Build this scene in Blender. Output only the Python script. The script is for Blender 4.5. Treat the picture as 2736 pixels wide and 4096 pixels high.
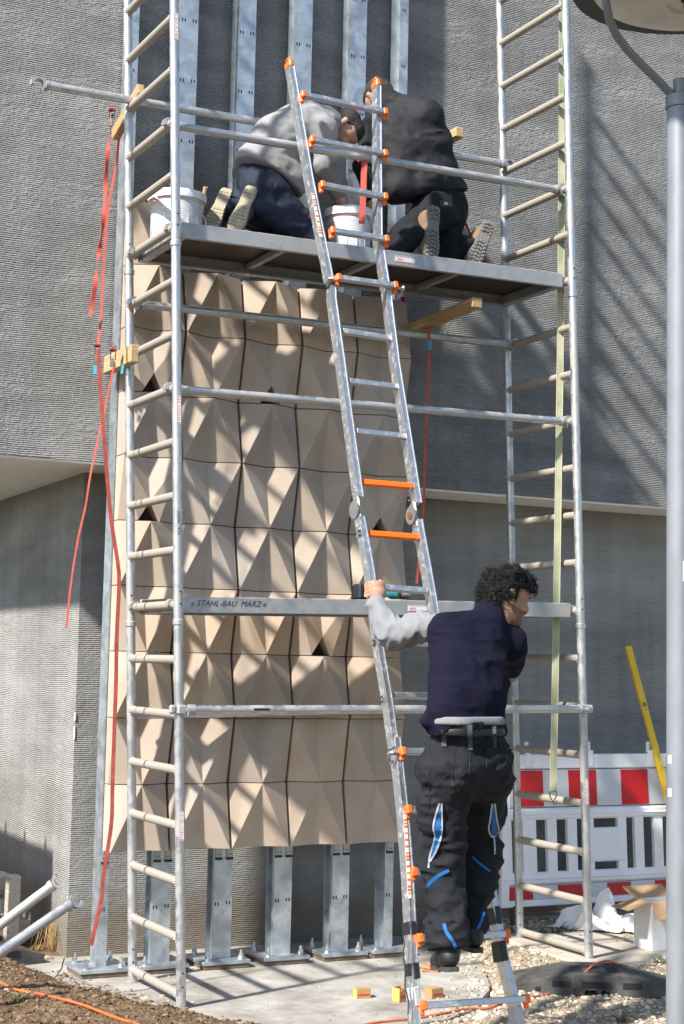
import bpy, bmesh, math, random
import numpy as np
from mathutils import Vector, Matrix, noise as mnoise

# ------------------------------------------------------------------ scene, camera, light
for o in list(bpy.data.objects):
    bpy.data.objects.remove(o)
scene = bpy.context.scene
col = scene.collection
CAMP = np.array([-3.09893, -7.63316, 1.70742])
YAW, PITCH, ROLL, FL = -0.479569, 0.0974257, 0.0214851, 6235.68
def _basis():
    cy, sy = math.cos(YAW), math.sin(YAW)
    f = np.array([-sy*math.cos(PITCH), cy*math.cos(PITCH), math.sin(PITCH)])
    r = np.array([cy, sy, 0.0]); u = np.cross(r, f)
    return r*math.cos(ROLL)+u*math.sin(ROLL), -r*math.sin(ROLL)+u*math.cos(ROLL), f
CR, CU, CF = _basis()
cam = bpy.data.cameras.new('camera')
cam.sensor_fit = 'HORIZONTAL'; cam.sensor_width = 36.0
cam.lens = 36.0*FL/2736.0
cam.clip_start = 0.1; cam.clip_end = 2000.0
camo = bpy.data.objects.new('camera', cam); col.objects.link(camo)
camo.matrix_world = Matrix((
    (CR[0], CU[0], -CF[0], CAMP[0]), (CR[1], CU[1], -CF[1], CAMP[1]),
    (CR[2], CU[2], -CF[2], CAMP[2]), (0, 0, 0, 1)))
scene.camera = camo
SUN_EL = math.radians(43.0)
SUN_AZ = math.radians(19.6)        # the shadows run 19.6 degrees off +X, towards the wall
SUNV = np.array([-math.cos(SUN_EL)*math.cos(SUN_AZ), -math.cos(SUN_EL)*math.sin(SUN_AZ), math.sin(SUN_EL)])
world = bpy.data.worlds.new('World'); scene.world = world
world.use_nodes = True
wn = world.node_tree
sky = wn.nodes.new('ShaderNodeTexSky'); sky.sky_type = 'NISHITA'; sky.sun_disc = False
sky.sun_elevation = SUN_EL
sky.sun_rotation = math.atan2(SUNV[0], SUNV[1])
sky.altitude = 400; sky.air_density = 1.0; sky.dust_density = 1.2; sky.ozone_density = 1.0
bg = wn.nodes['Background']; bg.inputs['Strength'].default_value = 0.112
wn.links.new(sky.outputs['Color'], bg.inputs['Color'])
sl = bpy.data.lights.new('sun', 'SUN'); sl.energy = 4.8; sl.angle = math.radians(2.2); sl.color = (1.0, 0.95, 0.87)
so = bpy.data.objects.new('sun', sl); col.objects.link(so)
so.rotation_euler = Vector((-SUNV[0], -SUNV[1], -SUNV[2])).to_track_quat('-Z', 'Y').to_euler()
so.location = (-6, -3, 9)
vs = scene.view_settings
vs.view_transform = 'Standard'; vs.look = 'None'; vs.gamma = 1.0; vs.exposure = 0.85
vs.use_curve_mapping = False
scene.render.resolution_x = 684; scene.render.resolution_y = 1024

# ------------------------------------------------------------------ pixel -> place (photo pixels, 2736 x 4096)
DS = 2736/1568.0
def ray(x, y):
    return CF + CR*((x-1368)/FL) + CU*((2048-y)/FL)
def onz(x, y, z):
    d = ray(x, y); return CAMP + d*((z-CAMP[2])/d[2])
def ony(x, y, Y):
    d = ray(x, y); return CAMP + d*((Y-CAMP[1])/d[1])
def onx(x, y, X):
    d = ray(x, y); return CAMP + d*((X-CAMP[0])/d[0])
def onlean(x, y, a, b):                # plane Y = a + b*Z
    d = ray(x, y); t = (a + b*CAMP[2] - CAMP[1])/(d[1] - b*d[2]); return CAMP + d*t

# ------------------------------------------------------------------ materials
MATS = {}
def mat(name, base, rough=0.7, metal=0.0, var=0.0, vscale=6.0, base2=None, bump=0.0, bscale=40.0, bdist=0.004,
        spec=0.5, stretch=(1, 1, 1), trans=0.0, rvar=0.0, detail=6.0, sheen=0.0):
    if name in MATS: return MATS[name]
    m = bpy.data.materials.new(name); m.use_nodes = True
    nt = m.node_tree; n = nt.nodes; l = nt.links
    b = n['Principled BSDF']
    b.inputs['Base Color'].default_value = (*base, 1)
    b.inputs['Roughness'].default_value = rough
    b.inputs['Metallic'].default_value = metal
    b.inputs['Specular IOR Level'].default_value = spec
    if sheen:
        b.inputs['Sheen Weight'].default_value = sheen; b.inputs['Sheen Roughness'].default_value = 0.6
    if trans:
        b.inputs['Transmission Weight'].default_value = trans
    if var or bump or base2 is not None or rvar:
        tc = n.new('ShaderNodeTexCoord'); mp = n.new('ShaderNodeMapping')
        mp.inputs['Scale'].default_value = stretch
        l.new(tc.outputs['Object'], mp.inputs['Vector'])
    if var or base2 is not None or rvar:
        nz = n.new('ShaderNodeTexNoise'); nz.inputs['Scale'].default_value = vscale
        nz.inputs['Detail'].default_value = detail; nz.inputs['Roughness'].default_value = 0.62
        l.new(mp.outputs['Vector'], nz.inputs['Vector'])
    if var or base2 is not None:
        cr = n.new('ShaderNodeValToRGB')
        c2 = base2 if base2 is not None else base
        lo = [max(0, c*(1-var)) for c in base]; hi = [min(1, c*(1+var)) for c in c2]
        cr.color_ramp.elements[0].color = (*lo, 1); cr.color_ramp.elements[1].color = (*hi, 1)
        cr.color_ramp.elements[0].position = 0.32; cr.color_ramp.elements[1].position = 0.68
        l.new(nz.outputs['Fac'], cr.inputs['Fac']); l.new(cr.outputs['Color'], b.inputs['Base Color'])
    if rvar:
        mr = n.new('ShaderNodeMapRange')
        mr.inputs['From Min'].default_value = 0.3; mr.inputs['From Max'].default_value = 0.7
        mr.inputs['To Min'].default_value = max(0.02, rough-rvar); mr.inputs['To Max'].default_value = min(1, rough+rvar)
        l.new(nz.outputs['Fac'], mr.inputs['Value']); l.new(mr.outputs['Result'], b.inputs['Roughness'])
    if bump:
        bz = n.new('ShaderNodeTexNoise'); bz.inputs['Scale'].default_value = bscale; bz.inputs['Detail'].default_value = 5
        l.new(mp.outputs['Vector'], bz.inputs['Vector'])
        bp = n.new('ShaderNodeBump'); bp.inputs['Strength'].default_value = bump; bp.inputs['Distance'].default_value = bdist
        l.new(bz.outputs['Fac'], bp.inputs['Height']); l.new(bp.outputs['Normal'], b.inputs['Normal'])
    MATS[name] = m
    return m

def plaster(name, c1, c2, pitch, amp, wav=0.012, splash=False):
    """combed plaster: uneven horizontal ridges broken by grain"""
    m = bpy.data.materials.new(name); m.use_nodes = True
    nt = m.node_tree; n = nt.nodes; l = nt.links
    b = n['Principled BSDF']; b.inputs['Roughness'].default_value = 0.95; b.inputs['Specular IOR Level'].default_value = 0.25
    tc = n.new('ShaderNodeTexCoord')
    def nz(scale, stretch=(1, 1, 1), detail=4):
        mp = n.new('ShaderNodeMapping'); mp.inputs['Scale'].default_value = stretch
        l.new(tc.outputs['Object'], mp.inputs['Vector'])
        t = n.new('ShaderNodeTexNoise'); t.inputs['Scale'].default_value = scale; t.inputs['Detail'].default_value = detail
        l.new(mp.outputs['Vector'], t.inputs['Vector']); return t.outputs['Fac']
    def mth(op, a, bb, clamp=False):
        t = n.new('ShaderNodeMath'); t.operation = op; t.use_clamp = clamp
        for i, v in enumerate((a, bb)):
            if v is None: continue
            if isinstance(v, (int, float)): t.inputs[i].default_value = v
            else: l.new(v, t.inputs[i])
        return t.outputs[0]
    sp = n.new('ShaderNodeSeparateXYZ'); l.new(tc.outputs['Object'], sp.inputs[0])
    w1 = mth('MULTIPLY', mth('SUBTRACT', nz(1.6, (1, 1, 0.8), 2), 0.5), wav*5)
    w2 = mth('MULTIPLY', mth('SUBTRACT', nz(9, (1, 1, 1.6), 3), 0.5), wav)
    zz = mth('ADD', mth('ADD', sp.outputs['Z'], w1), w2)
    s = mth('SINE', mth('MULTIPLY', zz, 2*math.pi/pitch), None)
    rib = mth('MULTIPLY', mth('ADD', s, 1.0), 0.5)
    # ribs fade where the trowel smeared them
    fade = n.new('ShaderNodeMapRange'); fade.inputs['From Min'].default_value = 0.34; fade.inputs['From Max'].default_value = 0.62
    fade.inputs['To Min'].default_value = 0.15; fade.inputs['To Max'].default_value = 1.0
    l.new(nz(2.3, (0.6, 0.6, 2.2), 5), fade.inputs['Value'])
    grain = nz(95, (1, 1, 1.3), 3)
    lump = nz(38, (0.8, 0.8, 1.6), 4)
    big = nz(16, (0.7, 0.7, 1.5), 5)
    h = mth('ADD', mth('ADD', mth('ADD', mth('MULTIPLY', rib, fade.outputs[0]), mth('MULTIPLY', grain, 1.0)), mth('MULTIPLY', lump, 1.3)), mth('MULTIPLY', big, 1.6))
    bp = n.new('ShaderNodeBump'); bp.inputs['Strength'].default_value = 1.0; bp.inputs['Distance'].default_value = amp
    l.new(h, bp.inputs['Height']); l.new(bp.outputs['Normal'], b.inputs['Normal'])
    cr = n.new('ShaderNodeValToRGB')
    cr.color_ramp.elements[0].color = (*c1, 1); cr.color_ramp.elements[1].color = (*c2, 1)
    cr.color_ramp.elements[0].position = 0.3; cr.color_ramp.elements[1].position = 0.72
    mixf = mth('ADD', mth('ADD', mth('MULTIPLY', nz(1.1, (0.7, 0.7, 2.0), 6), 0.5), mth('MULTIPLY', nz(14, (0.5, 0.5, 3), 5), 0.22)), mth('MULTIPLY', nz(4.5, (0.10, 0.10, 1.6), 4), 0.28))
    l.new(mixf, cr.inputs['Fac'])
    # pale and dark trowel patches, long faint streaks
    pt = n.new('ShaderNodeMapRange'); pt.inputs['From Min'].default_value = .40; pt.inputs['From Max'].default_value = .66
    pt.inputs['To Min'].default_value = .90; pt.inputs['To Max'].default_value = 1.08
    l.new(nz(0.9, (1.0, 1.0, 2.6), 3), pt.inputs['Value'])
    st = n.new('ShaderNodeMapRange'); st.inputs['From Min'].default_value = .35; st.inputs['From Max'].default_value = .65
    st.inputs['To Min'].default_value = .92; st.inputs['To Max'].default_value = 1.06
    l.new(nz(7, (1.2, 1.2, .08), 4), st.inputs['Value'])
    hs = n.new('ShaderNodeVectorMath'); hs.operation = 'SCALE'; l.new(cr.outputs['Color'], hs.inputs[0]); l.new(mth('MULTIPLY', pt.outputs[0], st.outputs[0]), hs.inputs['Scale'])
    fin = hs.outputs[0]
    if splash:                       # muddy splash zone just above the ground
        zz2 = mth('ADD', sp.outputs['Z'], mth('MULTIPLY', nz(3.5, (1, 1, 1), 4), .22))
        sm = n.new('ShaderNodeMapRange'); sm.inputs['From Min'].default_value = splash+.10; sm.inputs['From Max'].default_value = splash-.06; l.new(zz2, sm.inputs['Value'])
        mxs = n.new('ShaderNodeMix'); mxs.data_type = 'RGBA'; mxs.inputs[7].default_value = (.205, .165, .12, 1); l.new(mth('MULTIPLY', sm.outputs[0], .75), mxs.inputs[0]); l.new(fin, mxs.inputs[6]); fin = mxs.outputs[2]
    l.new(fin, b.inputs['Base Color'])
    MATS[name] = m
    return m

# ------------------------------------------------------------------ mesh helpers
def V(*a): return np.array(a, float)
def nrm(v):
    v = np.asarray(v, float); return v/(np.linalg.norm(v)+1e-12)
def frame(d, up=(0, 0, 1)):
    d = nrm(d); u = np.asarray(up, float)
    if abs(d@u) > 0.985: u = V(1, 0, 0)
    a = nrm(np.cross(u, d)); b = np.cross(d, a)
    return d, a, b
class MB:
    def __init__(s): s.v = []; s.f = []; s.mi = []
    def add(s, vs, fs, mi=0):
        o = len(s.v); s.v += [tuple(float(c) for c in p) for p in vs]
        s.f += [tuple(i+o for i in f) for f in fs]; s.mi += [mi]*len(fs)
    def box(s, c, size, ax=None, mi=0, bev=0.0):
        c = np.asarray(c, float); hx, hy, hz = [k/2 for k in size]
        ax = np.eye(3) if ax is None else np.asarray(ax, float)
        if bev <= 0:
            P = [(sx*hx, sy*hy, sz*hz) for sx in (-1, 1) for sy in (-1, 1) for sz in (-1, 1)]
            F = [(0, 1, 3, 2), (4, 6, 7, 5), (0, 4, 5, 1), (2, 3, 7, 6), (0, 2, 6, 4), (1, 5, 7, 3)]
        else:
            bev = min(bev, 0.45*min(size))
            bm = bmesh.new(); bmesh.ops.create_cube(bm, size=1.0)
            for v in bm.verts: v.co = Vector((v.co.x*2*hx, v.co.y*2*hy, v.co.z*2*hz))
            bmesh.ops.bevel(bm, geom=list(bm.edges), offset=bev, segments=1, affect='EDGES', profile=0.7)
            bm.verts.index_update()
            P = [tuple(v.co) for v in bm.verts]; F = [tuple(v.index for v in f.verts) for f in bm.faces]; bm.free()
        s.add([c + ax[0]*p[0] + ax[1]*p[1] + ax[2]*p[2] for p in P], F, mi)
    def tube(s, pts, r, seg=14, cap=True, mi=0, up=(0, 0, 1), rr=None):
        pts = [np.asarray(p, float) for p in pts]; n = len(pts); rings = []
        a = None
        for i in range(n):
            d = nrm(pts[min(i+1, n-1)]-pts[max(i-1, 0)])
            if a is None: _, a, b = frame(d, up)
            else:
                a = nrm(a - d*(a@d)); b = np.cross(d, a)
            ri = rr[i] if rr is not None else r
            rings.append([pts[i] + (a*math.cos(2*math.pi*k/seg)+b*math.sin(2*math.pi*k/seg))*ri for k in range(seg)])
        vs = [p for rg in rings for p in rg]; fs = []
        for i in range(n-1):
            for k in range(seg):
                k2 = (k+1) % seg
                fs.append((i*seg+k, i*seg+k2, (i+1)*seg+k2, (i+1)*seg+k))
        if cap:
            fs.append(tuple(range(seg-1, -1, -1))); fs.append(tuple((n-1)*seg+k for k in range(seg)))
        s.add(vs, fs, mi)
    def lathe(s, c, prof, seg=32, ax=(0, 0, 1), mi=0):
        d, a, b = frame(ax); c = np.asarray(c, float); vs = []; fs = []
        n = len(prof)
        for r, h in prof:
            for k in range(seg):
                t = 2*math.pi*k/seg
                vs.append(c + d*h + (a*math.cos(t)+b*math.sin(t))*r)
        for i in range(n-1):
            for k in range(seg):
                k2 = (k+1) % seg
                fs.append((i*seg+k, i*seg+k2, (i+1)*seg+k2, (i+1)*seg+k))
        s.add(vs, fs, mi)
    def prism(s, poly, d, mi=0):
        """poly: list of 3D points (planar), extruded by vector d"""
        n = len(poly); d = np.asarray(d, float); P = [np.asarray(p, float) for p in poly]
        vs = P + [p+d for p in P]
        fs = [tuple(range(n-1, -1, -1)), tuple(range(n, 2*n))]
        fs += [(i, (i+1) % n, n+(i+1) % n, n+i) for i in range(n)]
        s.add(vs, fs, mi)
    def ribbon(s, pts, w, wd=None, th=0.0025, mi=0):
        """flat strap along pts; w width, wd width direction (vector or list)"""
        pts = [np.asarray(p, float) for p in pts]; n = len(pts); vs = []
        for i in range(n):
            d = nrm(pts[min(i+1, n-1)]-pts[max(i-1, 0)])
            q = wd[i] if isinstance(wd, list) else wd
            q = np.asarray(q if q is not None else (1, 0, 0), float)
            q = nrm(q - d*(q@d)); t = np.cross(d, q)
            for sx, st in ((-1, -1), (1, -1), (1, 1), (-1, 1)):
                vs.append(pts[i] + q*(sx*w/2) + t*(st*th/2))
        fs = [(3, 2, 1, 0), tuple((n-1)*4+k for k in range(4))]
        for i in range(n-1):
            for k in range(4):
                k2 = (k+1) % 4; fs.append((i*4+k, i*4+k2, (i+1)*4+k2, (i+1)*4+k))
        s.add(vs, fs, mi)
    def build(s, name, mats, parent=None, smooth=35, fixn=True):
        off = np.array(parent.matrix_world.translation) if False else (np.array(ORIG.get(parent.name, (0, 0, 0))) if parent else np.zeros(3))
        me = bpy.data.meshes.new(name)
        me.from_pydata([tuple(np.asarray(v)-off) for v in s.v], [], s.f)
        if not isinstance(mats, (list, tuple)): mats = [mats]
        for m in mats: me.materials.append(m)
        if len(mats) > 1: me.polygons.foreach_set('material_index', s.mi)
        if fixn:
            bm = bmesh.new(); bm.from_mesh(me); bmesh.ops.recalc_face_normals(bm, faces=bm.faces); bm.to_mesh(me); bm.free()
        if smooth:
            me.polygons.foreach_set('use_smooth', [True]*len(me.polygons))
            me.set_sharp_from_angle(angle=math.radians(smooth))
        me.update()
        o = bpy.data.objects.new(name, me); col.objects.link(o)
        if parent: o.parent = parent
        ORIG[o.name] = off if parent else (0, 0, 0)
        return o
ORIG = {}
def tag(o, label=None, cat=None, group=None, kind=None):
    if label: o['label'] = label
    if cat: o['category'] = cat
    if group: o['group'] = group
    if kind: o['kind'] = kind
    return o
def thing(name, loc, label, cat, group=None):
    o = bpy.data.objects.new(name, None); col.objects.link(o)
    o.empty_display_size = 0.1
    o.location = tuple(float(c) for c in loc); ORIG[o.name] = tuple(float(c) for c in loc)
    return tag(o, label, cat, group)
def meshobj(name, me, parent=None, loc=None):
    o = bpy.data.objects.new(name, me); col.objects.link(o)
    if parent: o.parent = parent
    if loc is not None:
        off = np.array(ORIG.get(parent.name, (0, 0, 0))) if parent else np.zeros(3)
        o.location = tuple(np.asarray(loc)-off)
    return o
def text_mesh(txt, size, origin, xdir, ydir, shear=0.0, th=0.0006):
    """lettering as flat geometry; returns list of verts, faces in world space"""
    cu = bpy.data.curves.new('t', 'FONT'); cu.body = txt; cu.size = size; cu.shear = shear; cu.extrude = 0
    cu.resolution_u = 3
    to = bpy.data.objects.new('t', cu); col.objects.link(to)
    dg = bpy.context.evaluated_depsgraph_get(); me = to.evaluated_get(dg).to_mesh()
    xd = nrm(xdir); yd = nrm(ydir)
    vs_ = [np.asarray(origin)+xd*v.co.x+yd*v.co.y for v in me.vertices]
    fs_ = [tuple(p.vertices) for p in me.polygons]
    to.evaluated_get(dg).to_mesh_clear()
    bpy.data.objects.remove(to); bpy.data.curves.remove(cu)
    return vs_, fs_
rnd = random.Random(7)

# ------------------------------------------------------------------ the ground
G = -0.065                                  # top of the concrete pad
PAD = [(-.56, 1.60), (-.52, 0.0), (-.10, -.80), (0.5, -.78), (1.15, -.74), (1.50, -.50), (1.78, -.15), (2.18, .55), (2.30, 1.60)]
def seg_d(P, a, b):
    a = np.array(a); b = np.array(b); ab = b-a
    t = np.clip(((P-a)@ab)/(ab@ab), 0, 1); return np.linalg.norm(P-(a+t[..., None]*ab), axis=-1)
def inside(P, poly):
    x, y = P[..., 0], P[..., 1]; c = np.zeros(x.shape, bool); n = len(poly)
    for i in range(n):
        x1, y1 = poly[i]; x2, y2 = poly[(i+1) % n]
        cond = ((y1 > y) != (y2 > y)) & (x < (x2-x1)*(y-y1)/((y2-y1)+1e-12)+x1)
        c ^= cond
    return c
def pad_sd(P):
    d = np.min([seg_d(P, PAD[i], PAD[(i+1) % len(PAD)]) for i in range(len(PAD))], axis=0)
    return np.where(inside(P, PAD), -d, d)
def sst(a, b, x):
    t = np.clip((x-a)/(b-a), 0, 1); return t*t*(3-2*t)
_rs = np.random.RandomState(3)
_lat = _rs.rand(64, 64)
def vnoise(x, y):
    xi = np.floor(x).astype(int); yi = np.floor(y).astype(int); fx = x-xi; fy = y-yi
    fx = fx*fx*(3-2*fx); fy = fy*fy*(3-2*fy)
    g = lambda a, b: _lat[a % 64, b % 64]
    return (g(xi, yi)*(1-fx)+g(xi+1, yi)*fx)*(1-fy)+(g(xi, yi+1)*(1-fx)+g(xi+1, yi+1)*fx)*fy
def fbm(x, y, o=4):
    s = 0; a = .5
    for k in range(o):
        s = s+a*vnoise(x*2**k+17*k, y*2**k+5*k); a *= .5
    return s
def left_d(x, y):       # distance into the soil on the left of the pad
    return -(x - np.interp(y, [-1.2, -.5, -.16, 0, .28, .56, .78, 1.13, 1.3, 1.7], [.42, .15, .0, -.09, -.13, -.18, -.27, -.34, -.50, -.62]))
def gh(x, y):
    x = np.asarray(x, float); y = np.asarray(y, float)
    P = np.stack([x, y], -1); d = pad_sd(P)
    z = -0.13 + 0.070*sst(-.03, .06, d)
    ld = left_d(x, y)
    near = sst(2.0, 1.0, y)*sst(-3.4, -1.5, y)
    wob = (fbm(x*5, y*5)-.47)*.16
    soil = sst(-.03, .10, ld+wob)*0.075*sst(1.55, 1.2, y) + sst(.1, .75, ld)*.10*sst(1.5, .9, y)*near
    z = z + soil*sst(0.9, .3, x)
    z = z + (fbm(x*9, y*9)-.47)*.055*sst(.02, .3, np.where(ld > 0, ld, d))
    z = z + (fbm(x*30, y*30, 3)-.43)*.022*sst(.0, .2, np.where(ld > 0, ld, d))
    right = sst(1.75, 2.5, x)*sst(-.9, .3, y)
    z = z + right*.075
    z = z + sst(2.2, 2.9, x)*0.0 + sst(6, 9, np.hypot(x-1, y))*0.05
    return z
xs = np.concatenate([[-300, -120, -50, -25, -14, -9, -6, -4.5, -3.4], np.arange(-2.6, 5.2, .03), [5.6, 6.5, 8, 11, 16, 28, 55, 120, 300]])
ys = np.concatenate([[-300, -120, -50, -25, -15, -10, -7, -5, -4, -3.3], np.arange(-2.8, 3.2, .03), [3.6, 4.5, 6, 9, 15, 28, 60, 140, 300]])
GX, GY = np.meshgrid(xs, ys)
GZ = gh(GX, GY)
nx, ny = len(xs), len(ys)
me = bpy.data.meshes.new('ground')
idx = np.arange(nx*ny).reshape(ny, nx)
quads = np.stack([idx[:-1, :-1], idx[:-1, 1:], idx[1:, 1:], idx[1:, :-1]], -1).reshape(-1, 4)
me.from_pydata(np.stack([GX, GY, GZ], -1).reshape(-1, 3).tolist(), [], quads.tolist())
me.polygons.foreach_set('use_smooth', [True]*len(me.polygons))
ground = bpy.data.objects.new('ground', me); col.objects.link(ground); tag(ground, kind='structure')
def ground_mat():
    m = bpy.data.materials.new('soil_and_gravel'); m.use_nodes = True
    nt = m.node_tree; n = nt.nodes; l = nt.links; b = n['Principled BSDF']
    b.inputs['Roughness'].default_value = 1.0; b.inputs['Specular IOR Level'].default_value = 0.15
    tc = n.new('ShaderNodeTexCoord')
    def nz(s, d=6):
        t = n.new('ShaderNodeTexNoise'); t.inputs['Scale'].default_value = s; t.inputs['Detail'].default_value = d; t.inputs['Roughness'].default_value = .65
        l.new(tc.outputs['Object'], t.inputs['Vector']); return t.outputs['Fac']
    def ramp(f, c1, c2, a=.35, z=.68):
        r = n.new('ShaderNodeValToRGB'); r.color_ramp.elements[0].color = (*c1, 1); r.color_ramp.elements[1].color = (*c2, 1)
        r.color_ramp.elements[0].position = a; r.color_ramp.elements[1].position = z; l.new(f, r.inputs['Fac']); return r.outputs['Color']
    soil = ramp(nz(11), (.085, .053, .030), (.25, .172, .105))
    grav = ramp(nz(26), (.20, .155, .105), (.52, .44, .33))
    sp = n.new('ShaderNodeSeparateXYZ'); l.new(tc.outputs['Object'], sp.inputs[0])
    ad = n.new('ShaderNodeMath'); ad.operation = 'MULTIPLY_ADD'; l.new(nz(4), ad.inputs[0]); ad.inputs[1].default_value = .5; l.new(sp.outputs['X'], ad.inputs[2])
    mr = n.new('ShaderNodeMapRange'); mr.inputs['From Min'].default_value = .75; mr.inputs['From Max'].default_value = 1.05; l.new(ad.outputs[0], mr.inputs['Value'])
    mx = n.new('ShaderNodeMix'); mx.data_type = 'RGBA'; l.new(mr.outputs[0], mx.inputs[0]); l.new(soil, mx.inputs[6]); l.new(grav, mx.inputs[7])
    ln = n.new('ShaderNodeVectorMath'); ln.operation = 'DISTANCE'; ln.inputs[1].default_value = (1.0, 0, 0); l.new(tc.outputs['Object'], ln.inputs[0])
    fr = n.new('ShaderNodeMapRange'); fr.inputs['From Min'].default_value = 3.2; fr.inputs['From Max'].default_value = 4.6; l.new(ln.outputs['Value'], fr.inputs['Value'])
    mx2 = n.new('ShaderNodeMix'); mx2.data_type = 'RGBA'; l.new(fr.outputs[0], mx2.inputs[0]); l.new(mx.outputs[2], mx2.inputs[6]); l.new(ramp(nz(3), (.06, .06, .042), (.11, .105, .085)), mx2.inputs[7])
    l.new(mx2.outputs[2], b.inputs['Base Color'])
    vo = n.new('ShaderNodeTexVoronoi'); vo.inputs['Scale'].default_value = 55; l.new(tc.outputs['Object'], vo.inputs['Vector'])
    sm = n.new('ShaderNodeMath'); sm.operation = 'ADD'; l.new(vo.outputs['Distance'], sm.inputs[0]); l.new(nz(60), sm.inputs[1])
    bp = n.new('ShaderNodeBump'); bp.inputs['Strength'].default_value = .9; bp.inputs['Distance'].default_value = .012
    l.new(sm.outputs[0], bp.inputs['Height']); l.new(bp.outputs['Normal'], b.inputs['Normal'])
    return m
me.materials.append(ground_mat())

# concrete pad
m_pad = mat('pad_concrete', (.25, .225, .19), .95, var=.2, vscale=3.2, base2=(.385, .37, .345), bump=.35, bscale=90, bdist=.004, spec=.25, detail=9)
b = MB()
pp = []
for i in range(len(PAD)):
    a = np.array(PAD[i]); c = np.array(PAD[(i+1) % len(PAD)]); k = max(2, int(np.linalg.norm(c-a)/.08))
    for t in range(k):
        q = a+(c-a)*t/k; j = (rnd.random()-.5)*.03
        pp.append((q[0]+j, q[1]+(rnd.random()-.5)*.03*(1 if q[1] < 1.5 else 0), G-.12))
b.prism(pp, (0, 0, .12))
tag(b.build('concrete_pad', m_pad, None, 20), kind='structure')
# paving slabs by the right frame: one kerb-like row each with a joint
pav = MB()
m_slab = mat('paving_concrete', (.44, .40, .34), .95, var=.14, vscale=7, bump=.4, bscale=80, spec=.2)
paving = bpy.data.objects.new('pavement', None); col.objects.link(paving); ORIG['pavement'] = (0, 0, 0); tag(paving, kind='structure')
for i in range(4):
    for j in range(2):
        x0 = 2.43+i*.80; y0 = -.16+j*.56
        s = MB(); s.box((x0+.395, y0+.275, -.028+.003*((i+2*j) % 3)), (.784, .548, .09), bev=.006)
        s.build('paving_slab', m_slab, paving)
k = MB()
m_kerb = mat('kerb_concrete', (.30, .29, .27), .95, var=.2, vscale=9, bump=.4, bscale=70)
k.box((4.1, 1.36, -.02), (3.6, .17, .11), ax=[nrm((1, -.022, 0)), nrm((.022, 1, 0)), V(0, 0, 1)], bev=.012)
tag(k.build('kerb', m_kerb), kind='structure')

# ------------------------------------------------------------------ the building
SL = -0.022
TH = math.atan(SL); EX = V(math.cos(TH), math.sin(TH), 0); EY = V(-math.sin(TH), math.cos(TH), 0); EZ = V(0, 0, 1); FAX = [EX, EY, EZ]
YS0 = .957                                  # front plane of the steel posts at x = 0
def ysf(x): return YS0 + SL*x
m_wall = plaster('combed_plaster_upper', (.225, .224, .221), (.365, .363, .356), .0124, .0088, .007)
m_wall2 = plaster('combed_plaster_lower', (.22, .217, .208), (.375, .37, .356), .0124, .0042, .013, splash=.40)
m_soff = mat('soffit_plaster', (.86, .84, .79), .95, var=.06, vscale=14, bump=.3, bscale=160, bdist=.002)
bld = thing('plastered_building', (2, 1.6, -.07), 'grey combed plaster building wall overhanging behind the steel posts', 'building')
YU = 1.096; ZB = 2.861
b = MB()
p0 = V(0, YU, 0)
def fw(u, d, z): return V(0, 0, 0) + EX*u + EY*d + V(0, 0, z)
def rect_prism(bb, u0, u1, d0, d1, z0, z1, mi=0):
    bb.prism([fw(u0, d0, z0), fw(u1, d0, z0), fw(u1, d1, z0), fw(u0, d1, z0)], (0, 0, z1-z0), mi)
rect_prism(b, -.985, 9, YU, 7, ZB, 8.5)
b.build('upper_wall', m_wall, bld, 0)
b = MB(); rect_prism(b, -.975, 8.99, YU+.012, 6.99, ZB-.014, ZB-.001); b.build('soffit', m_soff, bld, 0)
YL = 1.525
b = MB(); rect_prism(b, -.155, 8.9, YL, 6.9, -.35, ZB-.016); b.build('lower_wall', m_wall2, bld, 0)
b = MB()                                     # chipped white corner bead
zz = -.05
while zz < 2.8:
    L_ = .03+.10*rnd.random()
    if .18 < zz < .30 or rnd.random() < .10:
        w = .006+.008*rnd.random()
        b.box(fw(-.156, YL-.001, zz+L_/2), (w, w, L_), FAX, bev=.003)
    zz += L_+.03
b.build('corner_bead', mat('white_filler', (.75, .74, .70), .9), bld)

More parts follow.
